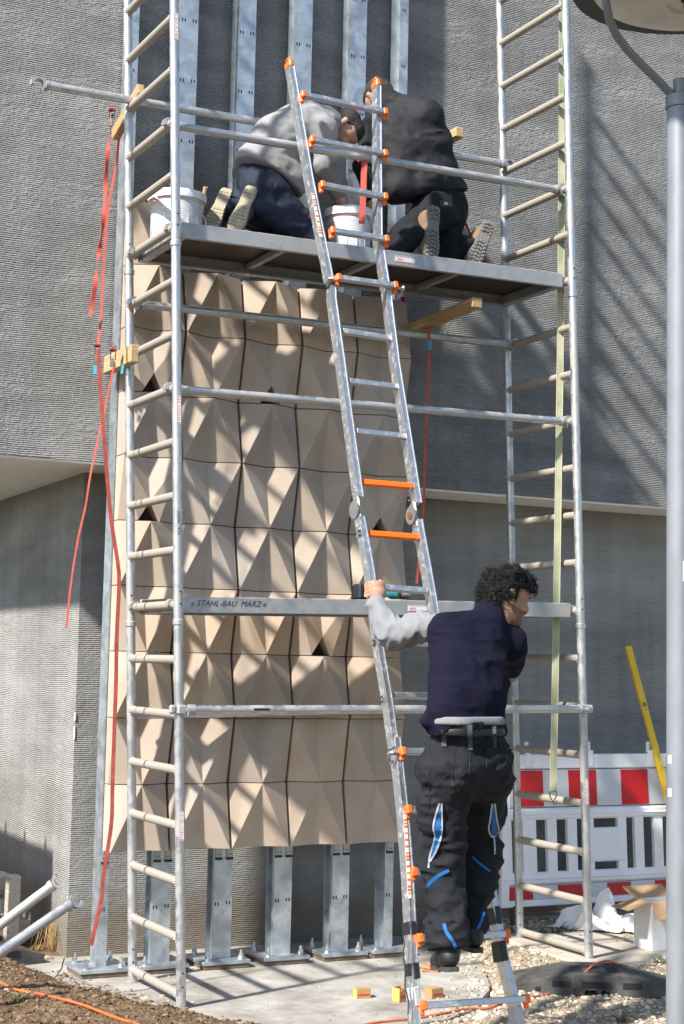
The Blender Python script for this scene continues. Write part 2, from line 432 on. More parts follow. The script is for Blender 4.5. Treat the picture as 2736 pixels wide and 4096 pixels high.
# ------------------------------------------------------------------ galvanised steel posts
m_galv = None
def galv():
    m = bpy.data.materials.new('galvanised_steel'); m.use_nodes = True
    nt = m.node_tree; n = nt.nodes; l = nt.links; b = n['Principled BSDF']
    b.inputs['Metallic'].default_value = .78
    tc = n.new('ShaderNodeTexCoord')
    gm = n.new('ShaderNodeNewGeometry')
    vo = n.new('ShaderNodeTexVoronoi'); vo.inputs['Scale'].default_value = 130; l.new(gm.outputs['Position'], vo.inputs['Vector'])
    n1 = n.new('ShaderNodeTexNoise'); n1.inputs['Scale'].default_value = 7; n1.inputs['Detail'].default_value = 8; n1.inputs['Distortion'].default_value = 1.2
    l.new(gm.outputs['Position'], n1.inputs['Vector'])
    r = n.new('ShaderNodeValToRGB')
    e = r.color_ramp.elements; e[0].color = (.42, .46, .50, 1); e[1].color = (.64, .69, .73, 1); e[0].position = .33; e[1].position = .60
    l.new(n1.outputs['Fac'], r.inputs['Fac'])
    mx = n.new('ShaderNodeMix'); mx.data_type = 'RGBA'; mx.blend_type = 'MULTIPLY'; mx.inputs[0].default_value = .22
    l.new(r.outputs['Color'], mx.inputs[6]); l.new(vo.outputs['Color'], mx.inputs[7]); l.new(mx.outputs[2], b.inputs['Base Color'])
    mr = n.new('ShaderNodeMapRange'); mr.inputs['To Min'].default_value = .34; mr.inputs['To Max'].default_value = .58
    l.new(n1.outputs['Fac'], mr.inputs['Value']); l.new(mr.outputs[0], b.inputs['Roughness'])
    bp = n.new('ShaderNodeBump'); bp.inputs['Strength'].default_value = .12; bp.inputs['Distance'].default_value = .002
    l.new(n1.outputs['Fac'], bp.inputs['Height']); l.new(bp.outputs['Normal'], b.inputs['Normal'])
    MATS['galv'] = m; return m
m_galv = galv()
m_zinc = mat('zinc_bolt', (.62, .68, .68), .3, .9)
m_grout = mat('grout', (.16, .115, .08), .95, var=.3, vscale=20, bump=.6, bscale=60)
m_slot = mat('dark_slot', (.015, .016, .018), .9)
m_clip = mat('bracket_metal', (.42, .43, .43), .5, .5)
m_pad2 = mat('black_rubber_pad', (.02, .02, .02), .7)
ZP = G+.048                                  # top of the base plates
STX = [-.152, .168, .549, .934, 1.319, 1.680]   # left edge of each post front, at its foot
hexa = lambda r: [(r*math.cos(math.pi/3*k), r*math.sin(math.pi/3*k)) for k in range(6)]
def steel_post(i, x, kind, label):
    y = ysf(x)
    t = thing('steel_post', fw(x, y-SL*x, G), label, 'steel post', 'galvanised posts behind the panels')
    w = .116 if kind == 'H' else .060
    dep = .115
    o = fw(x, y-SL*x+0, 0)
    def P(u, d, z): return o + EX*u + EY*d + V(0, 0, z)
    b = MB(); Zt = 8.4; H = Zt-ZP
    def bar(u0, u1, d0, d1):
        b.prism([P(u0, d0, ZP), P(u1, d0, ZP), P(u1, d1, ZP), P(u0, d1, ZP)], (0, 0, H))
    if kind == 'H':
        bar(0, w, 0, .008); bar(0, w, dep-.008, dep); bar(w/2-.003, w/2+.003, .008, dep-.008)
        bar(.0, .007, .0081, .03)
    elif kind == 'L':      # channel, web outwards
        bar(0, .007, 0, dep); bar(.007, w, 0, .008); bar(.007, w, dep-.008, dep)
    else:                  # channel, open to the left
        bar(w-.007, w, 0, dep); bar(0, w-.007, 0, .008); bar(-.01, w-.007, dep-.008, dep)
    b.build('profile', m_galv, t, 30)
    cx = w/2
    b = MB(); pl = .30; b.box(P(cx, dep/2, ZP-.011), (pl, pl, .022), FAX, bev=.003); bp_ = b.build('base_plate', m_galv, t, 30)
    b = MB(); b.box(P(cx+.004, dep/2, G+.012), (pl-.012, pl-.012, .028), FAX, bev=.006); b.build('grout_bed', m_grout, t)
    for sx in (-1, 1):
        for sy in (-1, 1):
            b = MB(); c = P(cx+sx*.105, dep/2+sy*.105, ZP)
            a0 = rnd.random()*1.0
            b.lathe(c, [(0, 0), (.021, 0), (.021, .003), (0, .003)], 16)
            rot = lambda q, a: (q[0]*math.cos(a)-q[1]*math.sin(a), q[0]*math.sin(a)+q[1]*math.cos(a))
            for z0, z1, r in ((.003, .018, .016), (.0185, .031, .0155)):
                b.prism([c+V(*rot(q, a0+z0*40), z0) for q in hexa(r)], (0, 0, z1-z0))
            b.tube([c+V(0, 0, .03), c+V(0, 0, .052)], .008, 10)
            b.build('anchor_bolt', m_zinc, t)
    # punched slots, in pairs, along the flange
    b = MB(); z = .30
    pairs = [(.012, .030), (w-.034, w-.016)] if kind == 'H' else [(.018, .036)]
    while z < 6.2:
        if z < .6 or z > 3.9:
            for k, (u1, u2) in enumerate(pairs):
                for u in (u1, u2): b.box(P(u, -.0006, z+(.0 if k else -.004)), (.007, .0016, .020), FAX)
        z += .378
    tag(b.build('slots', m_slot, t, 0), kind='stuff')
    return t
names = ['galvanised steel channel post at the left edge beside the hanging red straps',
         'first galvanised steel H-post right of the left edge post',
         'second galvanised steel H-post, behind the scaffold left frame front upright',
         'third galvanised steel H-post, middle of the row under the panels',
         'fourth galvanised steel H-post, left of the right edge post',
         'galvanised steel channel post at the right edge of the panels, open side outward']
for i, x in enumerate(STX):
    steel_post(i, x, 'L' if i == 0 else ('R' if i == 5 else 'H'), names[i])

# ------------------------------------------------------------------ folded ceramic panels
def ceramic():
    m = bpy.data.materials.new('beige_ceramic'); m.use_nodes = True
    nt = m.node_tree; n = nt.nodes; l = nt.links; b = n['Principled BSDF']
    b.inputs['Roughness'].default_value = .85; b.inputs['Specular IOR Level'].default_value = .25
    gm = n.new('ShaderNodeNewGeometry'); oi = n.new('ShaderNodeObjectInfo')
    n1 = n.new('ShaderNodeTexNoise'); n1.inputs['Scale'].default_value = 5; n1.inputs['Detail'].default_value = 7; l.new(gm.outputs['Position'], n1.inputs['Vector'])
    r = n.new('ShaderNodeValToRGB'); e = r.color_ramp.elements
    e[0].color = (.435, .352, .278, 1); e[1].color = (.51, .43, .35, 1); e[0].position = .3; e[1].position = .7
    l.new(n1.outputs['Fac'], r.inputs['Fac'])
    tint = n.new('ShaderNodeValToRGB'); e = tint.color_ramp.elements
    e[0].color = (.84, .85, .88, 1); e[1].color = (1.05, 1.0, .95, 1); l.new(oi.outputs['Random'], tint.inputs['Fac'])
    mx = n.new('ShaderNodeMix'); mx.data_type = 'RGBA'; mx.blend_type = 'MULTIPLY'; mx.inputs[0].default_value = 1
    l.new(r.outputs['Color'], mx.inputs[6]); l.new(tint.outputs['Color'], mx.inputs[7])
    n3 = n.new('ShaderNodeTexNoise'); n3.inputs['Scale'].default_value = 1.7; n3.inputs['Detail'].default_value = 6; l.new(gm.outputs['Position'], n3.inputs['Vector'])
    hz = n.new('ShaderNodeMapRange'); hz.inputs['From Min'].default_value = .50; hz.inputs['From Max'].default_value = .72; hz.inputs['To Max'].default_value = .55; l.new(n3.outputs['Fac'], hz.inputs['Value'])
    mh = n.new('ShaderNodeMix'); mh.data_type = 'RGBA'; mh.inputs[7].default_value = (.53, .475, .43, 1); l.new(hz.outputs[0], mh.inputs[0]); l.new(mx.outputs[2], mh.inputs[6]); l.new(mh.outputs[2], b.inputs['Base Color'])
    mp = n.new('ShaderNodeMapping'); mp.inputs['Scale'].default_value = (1, 1, 2.5); l.new(gm.outputs['Position'], mp.inputs['Vector'])
    n2 = n.new('ShaderNodeTexNoise'); n2.inputs['Scale'].default_value = 60; n2.inputs['Detail'].default_value = 5; l.new(mp.outputs[0], n2.inputs['Vector'])
    bp = n.new('ShaderNodeBump'); bp.inputs['Strength'].default_value = .25; bp.inputs['Distance'].default_value = .004
    l.new(n2.outputs['Fac'], bp.inputs['Height']); l.new(bp.outputs['Normal'], b.inputs['Normal'])
    return m
m_cer = ceramic()
m_in = mat('hole_shade_brown', (.05, .035, .025), .95)
PW, PH = .378, .376
PX0, PZ0 = -.165, .627
RELIEF = .088
clad = thing('panel_cladding', fw(.8, ysf(.8)-.1, .62), 'folded beige ceramic facade panels hung on the steel posts', 'facade cladding')
YPB = -.010                                  # back of a panel, relative to post front
YP0 = -.066                                  # recessed corners, relative to the post front
m_gapshade = mat('gap_shade_black', (.012, .012, .013), .9)
holes = {(0, 7), (2, 7), (0, 5), (4, 5), (3, 3)}
def panel(ci, ri):
    up = (ri % 2 == 0)                       # even rows (bottom row 0): bottom corners proud, top centre proud
    x0 = PX0+ci*PW; z0 = PZ0+ri*PH
    gl = .008 if ci else 0.0; gr = .008 if ci < 4 else .0
    xl, xr = x0+gl+(.024 if ci == 0 else 0), x0+PW-gr
    zb, zt = z0+.0022, z0+PH-.0022
    xc = (xl+xr)/2
    rel = RELIEF*(1.0-.07*ci*(1 if ri < 2 else .35))
    o = fw(0, YS0, 0)
    j = lambda: (rnd.random()-.5)*.004
    def P(x, d, z): return o + EX*x + EY*d + V(0, 0, z)
    hi = lambda on: YP0-(rel if on else 0)+j()
    TL = P(xl, hi(not up), zt); TC = P(xc, hi(up), zt); TR = P(xr, hi(not up), zt)
    BL = P(xl, hi(up), zb); BC = P(xc, hi(not up), zb); BR = P(xr, hi(up), zb)
    vs_ = [TL, TC, TR, BL, BC, BR]
    mb = MB()
    hole = (ci, ri) in holes
    def bk(p): return p + EY*((o + EY*YPB - p)@EY)
    if not hole:
        # softened pleats: split every facet edge with a tiny bevel by subdividing later
        if up: F = [(0, 3, 1), (1, 3, 4), (1, 4, 5), (1, 5, 2)]
        else: F = [(0, 3, 4), (0, 4, 1), (1, 4, 2), (2, 4, 5)]
        ring = [0, 3, 4, 5, 2, 1]
    else:
        N = TC*.30+BC*.70
        NL = BC*.62+BL*.38; NR = BC*.62+BR*.38
        vs_ = [TL, TC, TR, BL, N, BR, NL, NR]
        F = [(0, 3, 6), (0, 6, 4), (0, 4, 1), (1, 4, 2), (2, 4, 7), (2, 7, 5)]
        ring = [0, 3, 6, 4, 7, 5, 2, 1]
    n0 = len(vs_)
    allv = vs_ + [bk(p) for p in [vs_[k] for k in ring]]
    fs_ = list(F)
    for a in range(len(ring)):
        c = (a+1) % len(ring); fs_.append((ring[c], ring[a], n0+a, n0+c))
    bm = bmesh.new()
    bv = [bm.verts.new(tuple(np.asarray(p)-np.array(ORIG[clad.name]))) for p in allv]
    for f in fs_: bm.faces.new([bv[k] for k in f])
    bmesh.ops.recalc_face_normals(bm, faces=bm.faces)
    es = [e for e in bm.edges if len(e.link_faces) == 2]
    bmesh.ops.bevel(bm, geom=es, offset=.0018, segments=1, affect='EDGES', profile=.5, clamp_overlap=True)
    me = bpy.data.meshes.new('panel'); bm.to_mesh(me); bm.free()
    me.materials.append(m_cer)
    me.polygons.foreach_set('use_smooth', [True]*len(me.polygons)); me.set_sharp_from_angle(angle=math.radians(12))
    ob = bpy.data.objects.new('panel', me); col.objects.link(ob); ob.parent = clad
    return ob
for ri in range(9):
    for ci in range(5): panel(ci, ri)
panel(0, 9)
o_ = fw(0, YS0, 0)
for ci in range(1, 5):                       # black strips painted as the shade deep in the vertical joints
    x = PX0+ci*PW; b = MB()
    b.prism([o_+EX*(x-.03)+EY*(YPB-.006)+V(0, 0, PZ0+.01), o_+EX*(x+.03)+EY*(YPB-.006)+V(0, 0, PZ0+.01),
             o_+EX*(x+.03)+EY*(YPB-.003)+V(0, 0, PZ0+.01), o_+EX*(x-.03)+EY*(YPB-.003)+V(0, 0, PZ0+.01)], (0, 0, PH*9-.02))
    b.build('gap_shade_strip', m_gapshade, clad, 0)
for ci, ri in sorted(holes):  # dark sheet in each opening, its colour stands in for the interior shade
    x = PX0+(ci+.5)*PW; z = PZ0+ri*PH; b = MB()
    b.box(o_+EX*x+EY*(YPB-.012)+V(0, 0, z+.09), (.2, .004, .17), FAX)
    b.build('hole_shade', m_in, clad, 0)
# hanging brackets under the bottom row
for i, x in enumerate(STX):
    w = .116 if 0 < i < 5 else .060
    for u in ((.024, w-.024) if 0 < i < 5 else (.03,)):
        b = MB(); c = o_+EX*(x+u)
        b.box(c+EY*(-.004)+V(0, 0, PZ0-.028), (.040, .005, .07), FAX)
        b.box(c+EX*.012+EY*(-.014)+V(0, 0, PZ0-.002), (.055, .016, .018), FAX)
        for s_ in (-.009, .009): b.box(c+EX*s_+EY*(-.007)+V(0, 0, PZ0-.045), (.006, .002, .006), FAX, mi=2)
        b.box(c+EY*(-.006)+V(0, 0, PZ0-.070), (.042, .011, .014), FAX, mi=1)
        b.build('panel_bracket', [m_clip, m_pad2, m_slot], clad, 0)

# ------------------------------------------------------------------ aluminium scaffold tower
L_S, W_S, SX, SY, DZR, PT = 2.57167, .721978, -.0446443, -.00872806, .0587548, 2/7.0
def S(i, j, z): return V(i*L_S+SX*z, j*W_S+SY*z, z+i*DZR)
def alu(name, base, rough, dirt, dirtc, dscale=9):
    m = bpy.data.materials.new(name); m.use_nodes = True
    nt = m.node_tree; n = nt.nodes; l = nt.links; b = n['Principled BSDF']
    gm = n.new('ShaderNodeNewGeometry')
    n1 = n.new('ShaderNodeTexNoise'); n1.inputs['Scale'].default_value = dscale; n1.inputs['Detail'].default_value = 8; n1.inputs['Roughness'].default_value = .7
    l.new(gm.outputs['Position'], n1.inputs['Vector'])
    mr = n.new('ShaderNodeMapRange'); mr.inputs['From Min'].default_value = .62-dirt*.5; mr.inputs['From Max'].default_value = .78-dirt*.3
    l.new(n1.outputs['Fac'], mr.inputs['Value'])
    mx = n.new('ShaderNodeMix'); mx.data_type = 'RGBA'; mx.inputs[6].default_value = (*base, 1); mx.inputs[7].default_value = (*dirtc, 1)
    l.new(mr.outputs[0], mx.inputs[0]); l.new(mx.outputs[2], b.inputs['Base Color'])
    inv = n.new('ShaderNodeMapRange'); inv.inputs['To Min'].default_value = .9; inv.inputs['To Max'].default_value = .25
    l.new(mr.outputs[0], inv.inputs['Value']); l.new(inv.outputs[0], b.inputs['Metallic'])
    rr = n.new('ShaderNodeMapRange'); rr.inputs['To Min'].default_value = rough; rr.inputs['To Max'].default_value = .8
    l.new(mr.outputs[0], rr.inputs['Value']); l.new(rr.outputs[0], b.inputs['Roughness'])
    n2 = n.new('ShaderNodeTexNoise'); n2.inputs['Scale'].default_value = 120; l.new(gm.outputs['Position'], n2.inputs['Vector'])
    bp = n.new('ShaderNodeBump'); bp.inputs['Strength'].default_value = .12; bp.inputs['Distance'].default_value = .002
    l.new(n2.outputs['Fac'], bp.inputs['Height']); l.new(bp.outputs['Normal'], b.inputs['Normal'])
    MATS[name] = m; return m
m_alu = alu('scaffold_aluminium', (.56, .57, .585), .40, .35, (.40, .385, .36))
m_rung = alu('rung_aluminium', (.50, .49, .47), .58, .95, (.37, .335, .285), 14)
m_alu2 = alu('deck_aluminium', (.50, .51, .52), .45, .45, (.36, .355, .34), 12)
m_weld = mat('weld', (.85, .85, .85), .3, .9)
m_hole = MATS['dark_slot']
m_ply = mat('phenolic_plywood', (.045, .030, .022), .6, var=.35, vscale=5, rvar=.15)
m_stick = mat('sticker_white', (.78, .76, .75), .5)
m_red = mat('sticker_red', (.62, .07, .05), .5)
scaf = thing('scaffold_tower', S(.5, .5, 0)*V(1, 1, 0)+V(0, 0, G), 'aluminium scaffold tower with two ladder frames and two platforms', 'scaffold')
PR, RR_ = .0253, .0232
mods = [(None, 1.905, range(0, 7)), (1.905, 3.905, range(7, 14)), (3.905, 6.9, range(14, 24))]
for i in (0, 1):
    zf = -.062 if i == 0 else -.045
    for mi_, (za, zb_, ks) in enumerate(mods):
        za = zf if za is None else za
        fr = MB(); fr.tube([S(i, 0, za), S(i, 0, zb_)], PR, 20); fro = fr.build('end_frame', m_alu, scaf)
        bk_ = MB(); bk_.tube([S(i, 1, za), S(i, 1, zb_)], PR, 20); bk_.build('upright', m_alu, fro)
        for j in (0, 1):
            c = MB(); d = S(i, j, zb_)-S(i, j, za)
            if mi_ < 2:
                c.tube([S(i, j, zb_-.012), S(i, j, zb_-.008), S(i, j, zb_+.016), S(i, j, zb_+.02)], .03, 20, rr=[.0265, .030, .030, .0265])
                c.build('spigot_collar', m_alu, fro)
            else: pass
            if mi_ == 0:
                c = MB(); c.tube([S(i, j, za-.004), S(i, j, za+.004)], .036, 20); c.build('foot_plate', m_rung, fro)
            side = nrm(CAMP-S(i, j, za)); side[2] = 0; side = nrm(side); q = nrm(np.cross(side, (0, 0, 1)))
            dirn = nrm(side*.75 + V(1, 0, 0)*.35*(1 if j == 0 else .3))
            for hz in ((za+.10, za+.162) if mi_ else (.045, .115)):
                hl = MB(); c0 = S(i, j, hz)+dirn*(PR-.002); hl.tube([c0, c0+dirn*.0032], .0052, 10); hl.build('pin_hole', m_hole, fro)
        for k in ks:
            z = k*PT
            r_ = MB(); r_.tube([S(i, 0, z), S(i, 1, z)], RR_, 18)
            for j, e in ((0, 1), (1, -1)):
                for a in range(5):
                    t = math.pi*(.1+.2*a)
                    cc = S(i, j, z)+V(0, e*(PR+.001), 0)+V(math.cos(t)*RR_*1.04, e*.003, math.sin(t)*RR_*1.04)
                    r_.box(cc, (.006, .008, .006), bev=.002, mi=1)
                    r_.box(cc*V(1, 1, 0)+V(0, 0, 2*z+2*i*DZR-cc[2]), (.006, .007, .006), bev=.002, mi=1)
            r_.build('rung', [m_rung, m_weld], fro)
# hook claw at a rail end
def claw(b, p, d, open_up=False, r=.034):
    """C-shaped claw around a rung (axis along Y) at p; d = unit direction of the rail, away from its middle"""
    n = 12; w = .038
    d = nrm(d); up = V(0, 0, 1); ring = []
    a0, a1 = (-.35*math.pi, 1.05*math.pi)
    ins, out = [], []
    for k in range(n+1):
        t = a0+(a1-a0)*k/n
        dirv = -d*math.cos(t)*1 + up*math.sin(t)
        ins.append(p+dirv*(r*.76)); out.append(p+dirv*(r*(1.22+.12*math.sin(3*t))))
    poly = ins+out[::-1]
    y = V(0, 1, 0)
    vs_ = [q-y*w/2 for q in poly]+[q+y*w/2 for q in poly]; m = len(poly); fs_ = []
    for k in range(n):
        fs_.append((k, k+1, m-2-k, m-1-k)); fs_.append((m+k, m+m-1-k, m+m-2-k, m+k+1))
    for k in range(m): fs_.append((k, (k+1) % m, m+(k+1) % m, m+k))
    b.add(vs_, fs_)
def rail(k, y, x_ext=None, zoff=0.0, name='guard_rail'):
    z = k*PT
    A = S(0, 0, z)+V(0, y, zoff); B = S(1, 0, z)+V(0, y, zoff)
    d = nrm(B-A)
    b = MB(); a2 = A+d*.055; b2 = B-d*.055
    if x_ext is not None: a2 = A-d*x_ext
    b.tube([a2, b2], .0238, 20)
    o = b.build(name, m_alu, scaf)
    c = MB(); claw(c, B, d); c.tube([B-d*.06, B-d*.045], .028, 16); c.build('rail_claw', m_alu2, o)
    c = MB()
    if x_ext is None: claw(c, A, -d); c.tube([A+d*.045, A+d*.06], .028, 16)
    else: claw(c, a2-d*.05, -d, r=.036); c.tube([a2-d*.012, a2+d*.004], .029, 16)
    c.build('rail_claw', m_alu2, o)
    return o
rail(17, W_S-.062, x_ext=.50, zoff=.035)
rail(16, .075)
rail(13, W_S-.075)
rail(11, .075)
# the lower front rail sits outside the uprights, on couplers
z5 = 5*PT
A = S(0, 0, z5)+V(0, -.052, .028); B = S(1, 0, z5)+V(0, -.052, -.012)
b = MB(); b.tube([A+V(.035, 0, 0), B-V(.035, 0, 0)], .0238, 20); lo = b.build('guard_rail', m_alu, scaf)
for p_, s_ in ((A, 1), (B, -1)):
    b = MB(); b.tube([p_+V(s_*.028, .0, 0), p_+V(s_*.065, 0, 0)], .0285, 16)
    b.box(p_+V(0, .02, 0), (.05, .03, .05), bev=.008); b.box(p_+V(-s_*.045, .035, 0), (.035, .025, .048), bev=.01)
    b.tube([p_+V(s_*.02, -.02, .0), p_+V(s_*.02, -.036, 0)], .011, 8)
    b.build('coupler', m_alu2, lo)
b = MB(); pm = A+(B-A)*.17; b.box(pm+V(0, -.0235, .002), (.09, .002, .012)); b.build('type_plate', m_hole, lo)
z5b = 5*PT
b = MB(); b.tube([S(0, 1, z5b)+V(.04, .03, -.03), S(1, 1, z5b)+V(-.04, .03, -.03)], .0238, 18); b.build('back_rail', m_alu, scaf)

# platforms
def deck(k, hatch_text=None):
    z = k*PT; zt = .045
    O = S(0, 0, z); Xd = nrm(S(1, 0, z)-S(0, 0, z)); Ld = np.linalg.norm(S(1, 0, z)-S(0, 0, z))
    Yd = V(0, 1, 0); Zd = np.cross(Xd, Yd); ax = [Xd, Yd, Zd]
    def P(u, v, w): return O+Xd*u+Yd*v+Zd*w
    y0, y1 = .045, W_S-.045
    b = MB(); u0, u1 = .036, Ld-.036
    b.box(P((u0+u1)/2, y0+.012, zt-.043), (u1-u0, .024, .086), ax, bev=.004)
    fr = b.build('platform', m_alu2, scaf)
    b = MB(); b.box(P((u0+u1)/2, y1-.012, zt-.043), (u1-u0, .024, .086), ax, bev=.004)
    b.box(P((u0+u1)/2, y1-.03, zt-.080), (u1-u0, .03, .010), ax); b.build('side_beam', m_alu2, fr)
    b = MB(); b.box(P((u0+u1)/2, (y0+y1)/2, zt-.012), (u1-u0-.01, y1-y0-.05, .014), ax); b.build('deck_board', m_ply, fr)
    for u in (u0+.03, u1-.03):
        b = MB(); b.box(P(u, (y0+y1)/2, zt-.055), (.045, y1-y0-.050, .06), ax, bev=.004); b.build('end_beam', m_alu2, fr)
    for f in (.27, .5, .73):
        b = MB(); b.box(P(u0+f*(u1-u0), (y0+y1)/2, zt-.040), (.035, y1-y0-.050, .036), ax, bev=.003); b.build('cross_beam', m_alu2, fr)
    for u, s_ in ((0.0, -1), (Ld, 1)):
        for v in (y0+.03, y1-.03):
            b = MB(); claw(b, P(u, v, 0), Xd*s_, r=.030); b.build('platform_claw', m_rung, fr)
    return fr, P, ax, (u0, u1, y0, y1, zt)
d1, P1, ax1, q1 = deck(14)
d0, P0, ax0, q0 = deck(7)
m_ink = mat('marker_ink', (.03, .03, .035), .6)
def lettering(name, parent, txt, size, org, xd, yd, m, shear=.2):
    v_, f_ = text_mesh(txt, size, org, xd, yd, shear)
    b = MB(); b.add(v_, f_); return b.build(name, m, parent, 0, fixn=False)
lettering('handwriting', d0, '» STAHL-BAU  MÄRZ «', .044, P0(.085, q0[2]-.0012, q0[4]-.050), ax0[0], ax0[2], m_ink, .35)
def sticker(parent, c, xd, yd, nd, w, h, cols=1, txt=None):
    b = MB(); ax = [nrm(xd), nrm(nd), nrm(yd)]
    b.box(np.asarray(c), (w, .0012, h), ax, mi=0)
    rr = random.Random(int(abs(c[2])*1000))
    n = int(h/.012) if h > w else int(w/.012)
    for k in range(n):
        t = (k+.5)/n-.5
        if h > w:
            b.box(np.asarray(c)+ax[2]*(t*h)+ax[0]*(-w*.36)+ax[1]*.0008, (w*.18, .001, .006), ax, mi=1)
            if rr.random() < .8: b.box(np.asarray(c)+ax[2]*(t*h)+ax[0]*(w*.08)+ax[1]*.0008, (w*.45*rr.random()+.004, .001, .003), ax, mi=1)
        else:
            for s_ in (-1, 1): b.box(np.asarray(c)+ax[0]*(t*w)+ax[2]*(s_*h*.40)+ax[1]*.0008, (.006, .001, h*.14), ax, mi=1)
    o = b.build('sticker', [m_stick, m_red], parent, 0)
    if txt:
        v_, f_ = text_mesh(txt, h*.62, np.asarray(c)-ax[0]*(w*.42)-ax[2]*(h*.2)+ax[1]*.0016, ax[0], ax[2]); bb = MB(); bb.add(v_, f_)
        bb.build('sticker_print', m_red, o, 0, fixn=False)
    return o
fnd = V(0, -1, 0)
for px, P_, q_, dk in ((1615, P1, q1, d1), (1672, P0, q0, d0)):
    u = (ony(px-40, 1044 if dk is d1 else 2430, .045)[0]-P_(0, 0, 0)[0])
    sticker(dk, P_(u+.055, q_[2]-.0008, q_[4]-.045), ax1[0], ax1[2], fnd, .13, .034, txt='edro')
toc = lambda c: nrm(V(CAMP[0]-c[0], CAMP[1]-c[1], 0))
for (i, j, z, k_) in ((0, 0, 5.08, 0), (0, 0, 3.02, 1), (0, 0, .86, 2), (1, 0, .93, 3)):
    c = S(i, j, z); n_ = nrm(toc(c)+V(.35, 0, 0)); xd = np.cross(n_, (0, 0, 1))*-1
    sticker(scaf, c+n_*(PR+.0002), xd, V(SX, SY, 1), n_, .024, .145)
c = S(0, 0, 2.36); n_ = nrm(toc(c)+V(.25, 0, 0)); xd = np.cross((0, 0, 1), n_)
lettering('handwriting', scaf, 'STA   MÄRZ', .024, c+n_*(PR+.0006)+xd*.008, V(SX, SY, 1), -xd, m_ink, .2)

# ------------------------------------------------------------------ telescopic hinged ladder
LA, LB_ = -1.379, .274                      # ladder plane  Y = LA + LB_*Z
def lp(x, y, off=0.0): return onlean(x*DS, y*DS, LA-off, LB_)
m_lad = alu('ladder_aluminium', (.62, .63, .64), .40, .2, (.50, .495, .48), 30)
m_or = mat('orange_plastic', (.80, .16, .025), .5, var=.12, vscale=30)
m_or2 = mat('orange_paint', (.95, .17, .01), .38)
m_tape = mat('black_tape', (.02, .02, .022), .45, var=.3, vscale=60, bump=.6, bscale=50, bdist=.006)
m_gtape = mat('grey_tape', (.42, .43, .44), .5, bump=.8, bscale=50, bdist=.008)
m_steelg = mat('hinge_steel', (.48, .48, .47), .42, .85, var=.15, vscale=20)
m_rust = mat('rusty_pin', (.22, .09, .045), .7, .3)
LXD = nrm(lp(960, 1112)-lp(840, 1102)*1.0); LXD = nrm(LXD*V(1, 1, .0))
LN = nrm(np.cross(LXD, V(0, LB_, 1))); LN = LN if LN[1] < 0 else -LN      # ladder front normal (towards climber)
LUP = nrm(np.cross(LN, LXD)); LUP = LUP if LUP[2] > 0 else -LUP
left_up = [(669.6, 150), (712, 400), (750, 590), (760, 640)]
left_mid1 = [(764, 655), (764.8, 683), (785, 829), (823, 1110), (827, 1138)]
left_mid2 = [(829, 1183), (831, 1192), (852, 1308), (870.5, 1470), (892.5, 1598), (908, 1712)]
left_low = [(910, 1690), (929, 1865), (940, 2011), (947.3, 2158), (954, 2304)]
right_up = [(869, 195), (870, 400), (871.6, 542), (881.8, 610), (889, 655)]
right_mid1 = [(889, 650), (896.4, 719), (910, 829), (954.6, 1110), (961, 1152)]
right_mid2 = [(962, 1190), (965, 1209), (983.4, 1308), (994.9, 1373), (1012, 1480), (1032, 1600), (1053, 1715)]
right_low = [(1050, 1690), (1085, 1855), (1128, 2030), (1141, 2107), (1157.5, 2194), (1185, 2304)]
ladder = thing('ladder', lp(1070, 2347)*V(1, 1, 0)+V(0, 0, G), 'aluminium hinged ladder with orange rung brackets leaning against the scaffold', 'ladder')
def polyb(name, pl, w, dep, m, off=0.0, ext=None, lipw=.005):
    pts = [lp(*q, 0) + LN*off for q in pl]
    if ext is not None:
        d = nrm(pts[-1]-pts[-2]); t = (ext-pts[-1][2])/d[2]; pts.append(pts[-1]+d*t)
    b = MB(); n = len(pts); vs_ = []
    sec = [(-w/2, 0), (w/2-lipw, 0), (w/2-lipw, .0035), (w/2, .0035), (w/2, dep), (-w/2, dep)]
    sec = [(-w/2, 0), (w/2, 0), (w/2, dep), (-w/2, dep)]
    for p_ in pts:
        for a_, c_ in sec: vs_.append(p_+LXD*a_-LN*c_)
    m_ = len(sec); fs_ = [tuple(range(m_)), tuple((n-1)*m_+k for k in range(m_))]
    for i in range(n-1):
        for k in range(m_): fs_.append((i*m_+k, i*m_+(k+1) % m_, (i+1)*m_+(k+1) % m_, (i+1)*m_+k))
    b.add(vs_, fs_)
    # thin proud lips along the front edges
    for s_ in (-1, 1):
        v2 = []
        for p_ in pts:
            for a_, c_ in ((s_*(w/2)-.0025, -.0025), (s_*(w/2)+.0025, -.0025), (s_*(w/2)+.0025, .004), (s_*(w/2)-.0025, .004)): v2.append(p_+LXD*a_-LN*c_)
        f2 = [(0, 1, 2, 3), tuple((n-1)*4+k for k in range(4))]
        for i in range(n-1):
            for k in range(4): f2.append((i*4+k, i*4+(k+1) % 4, (i+1)*4+(k+1) % 4, (i+1)*4+k))
        b.add(v2, f2)
    return b.build(name, m, ladder, 20), pts
sdep = .064
zL = float(gh(*lp(956, 2347)[:2]))-.02; zR = float(gh(*lp(1200, 2347)[:2]))-.02
polyb('stile', left_up, .026, sdep, m_lad); polyb('stile', right_up, .026, sdep, m_lad)
polyb('stile', left_mid1, .027, sdep, m_lad, .004); polyb('stile', right_mid1, .027, sdep, m_lad, .004)
polyb('stile', left_mid2, .027, sdep, m_lad, .004); polyb('stile', right_mid2, .027, sdep, m_lad, .004)
polyb('stile', left_low, .028, sdep+.006, m_lad, .008, ext=max(zL, -.1)); polyb('stile', right_low, .028, sdep+.006, m_lad, .008, ext=max(zR, -.1))
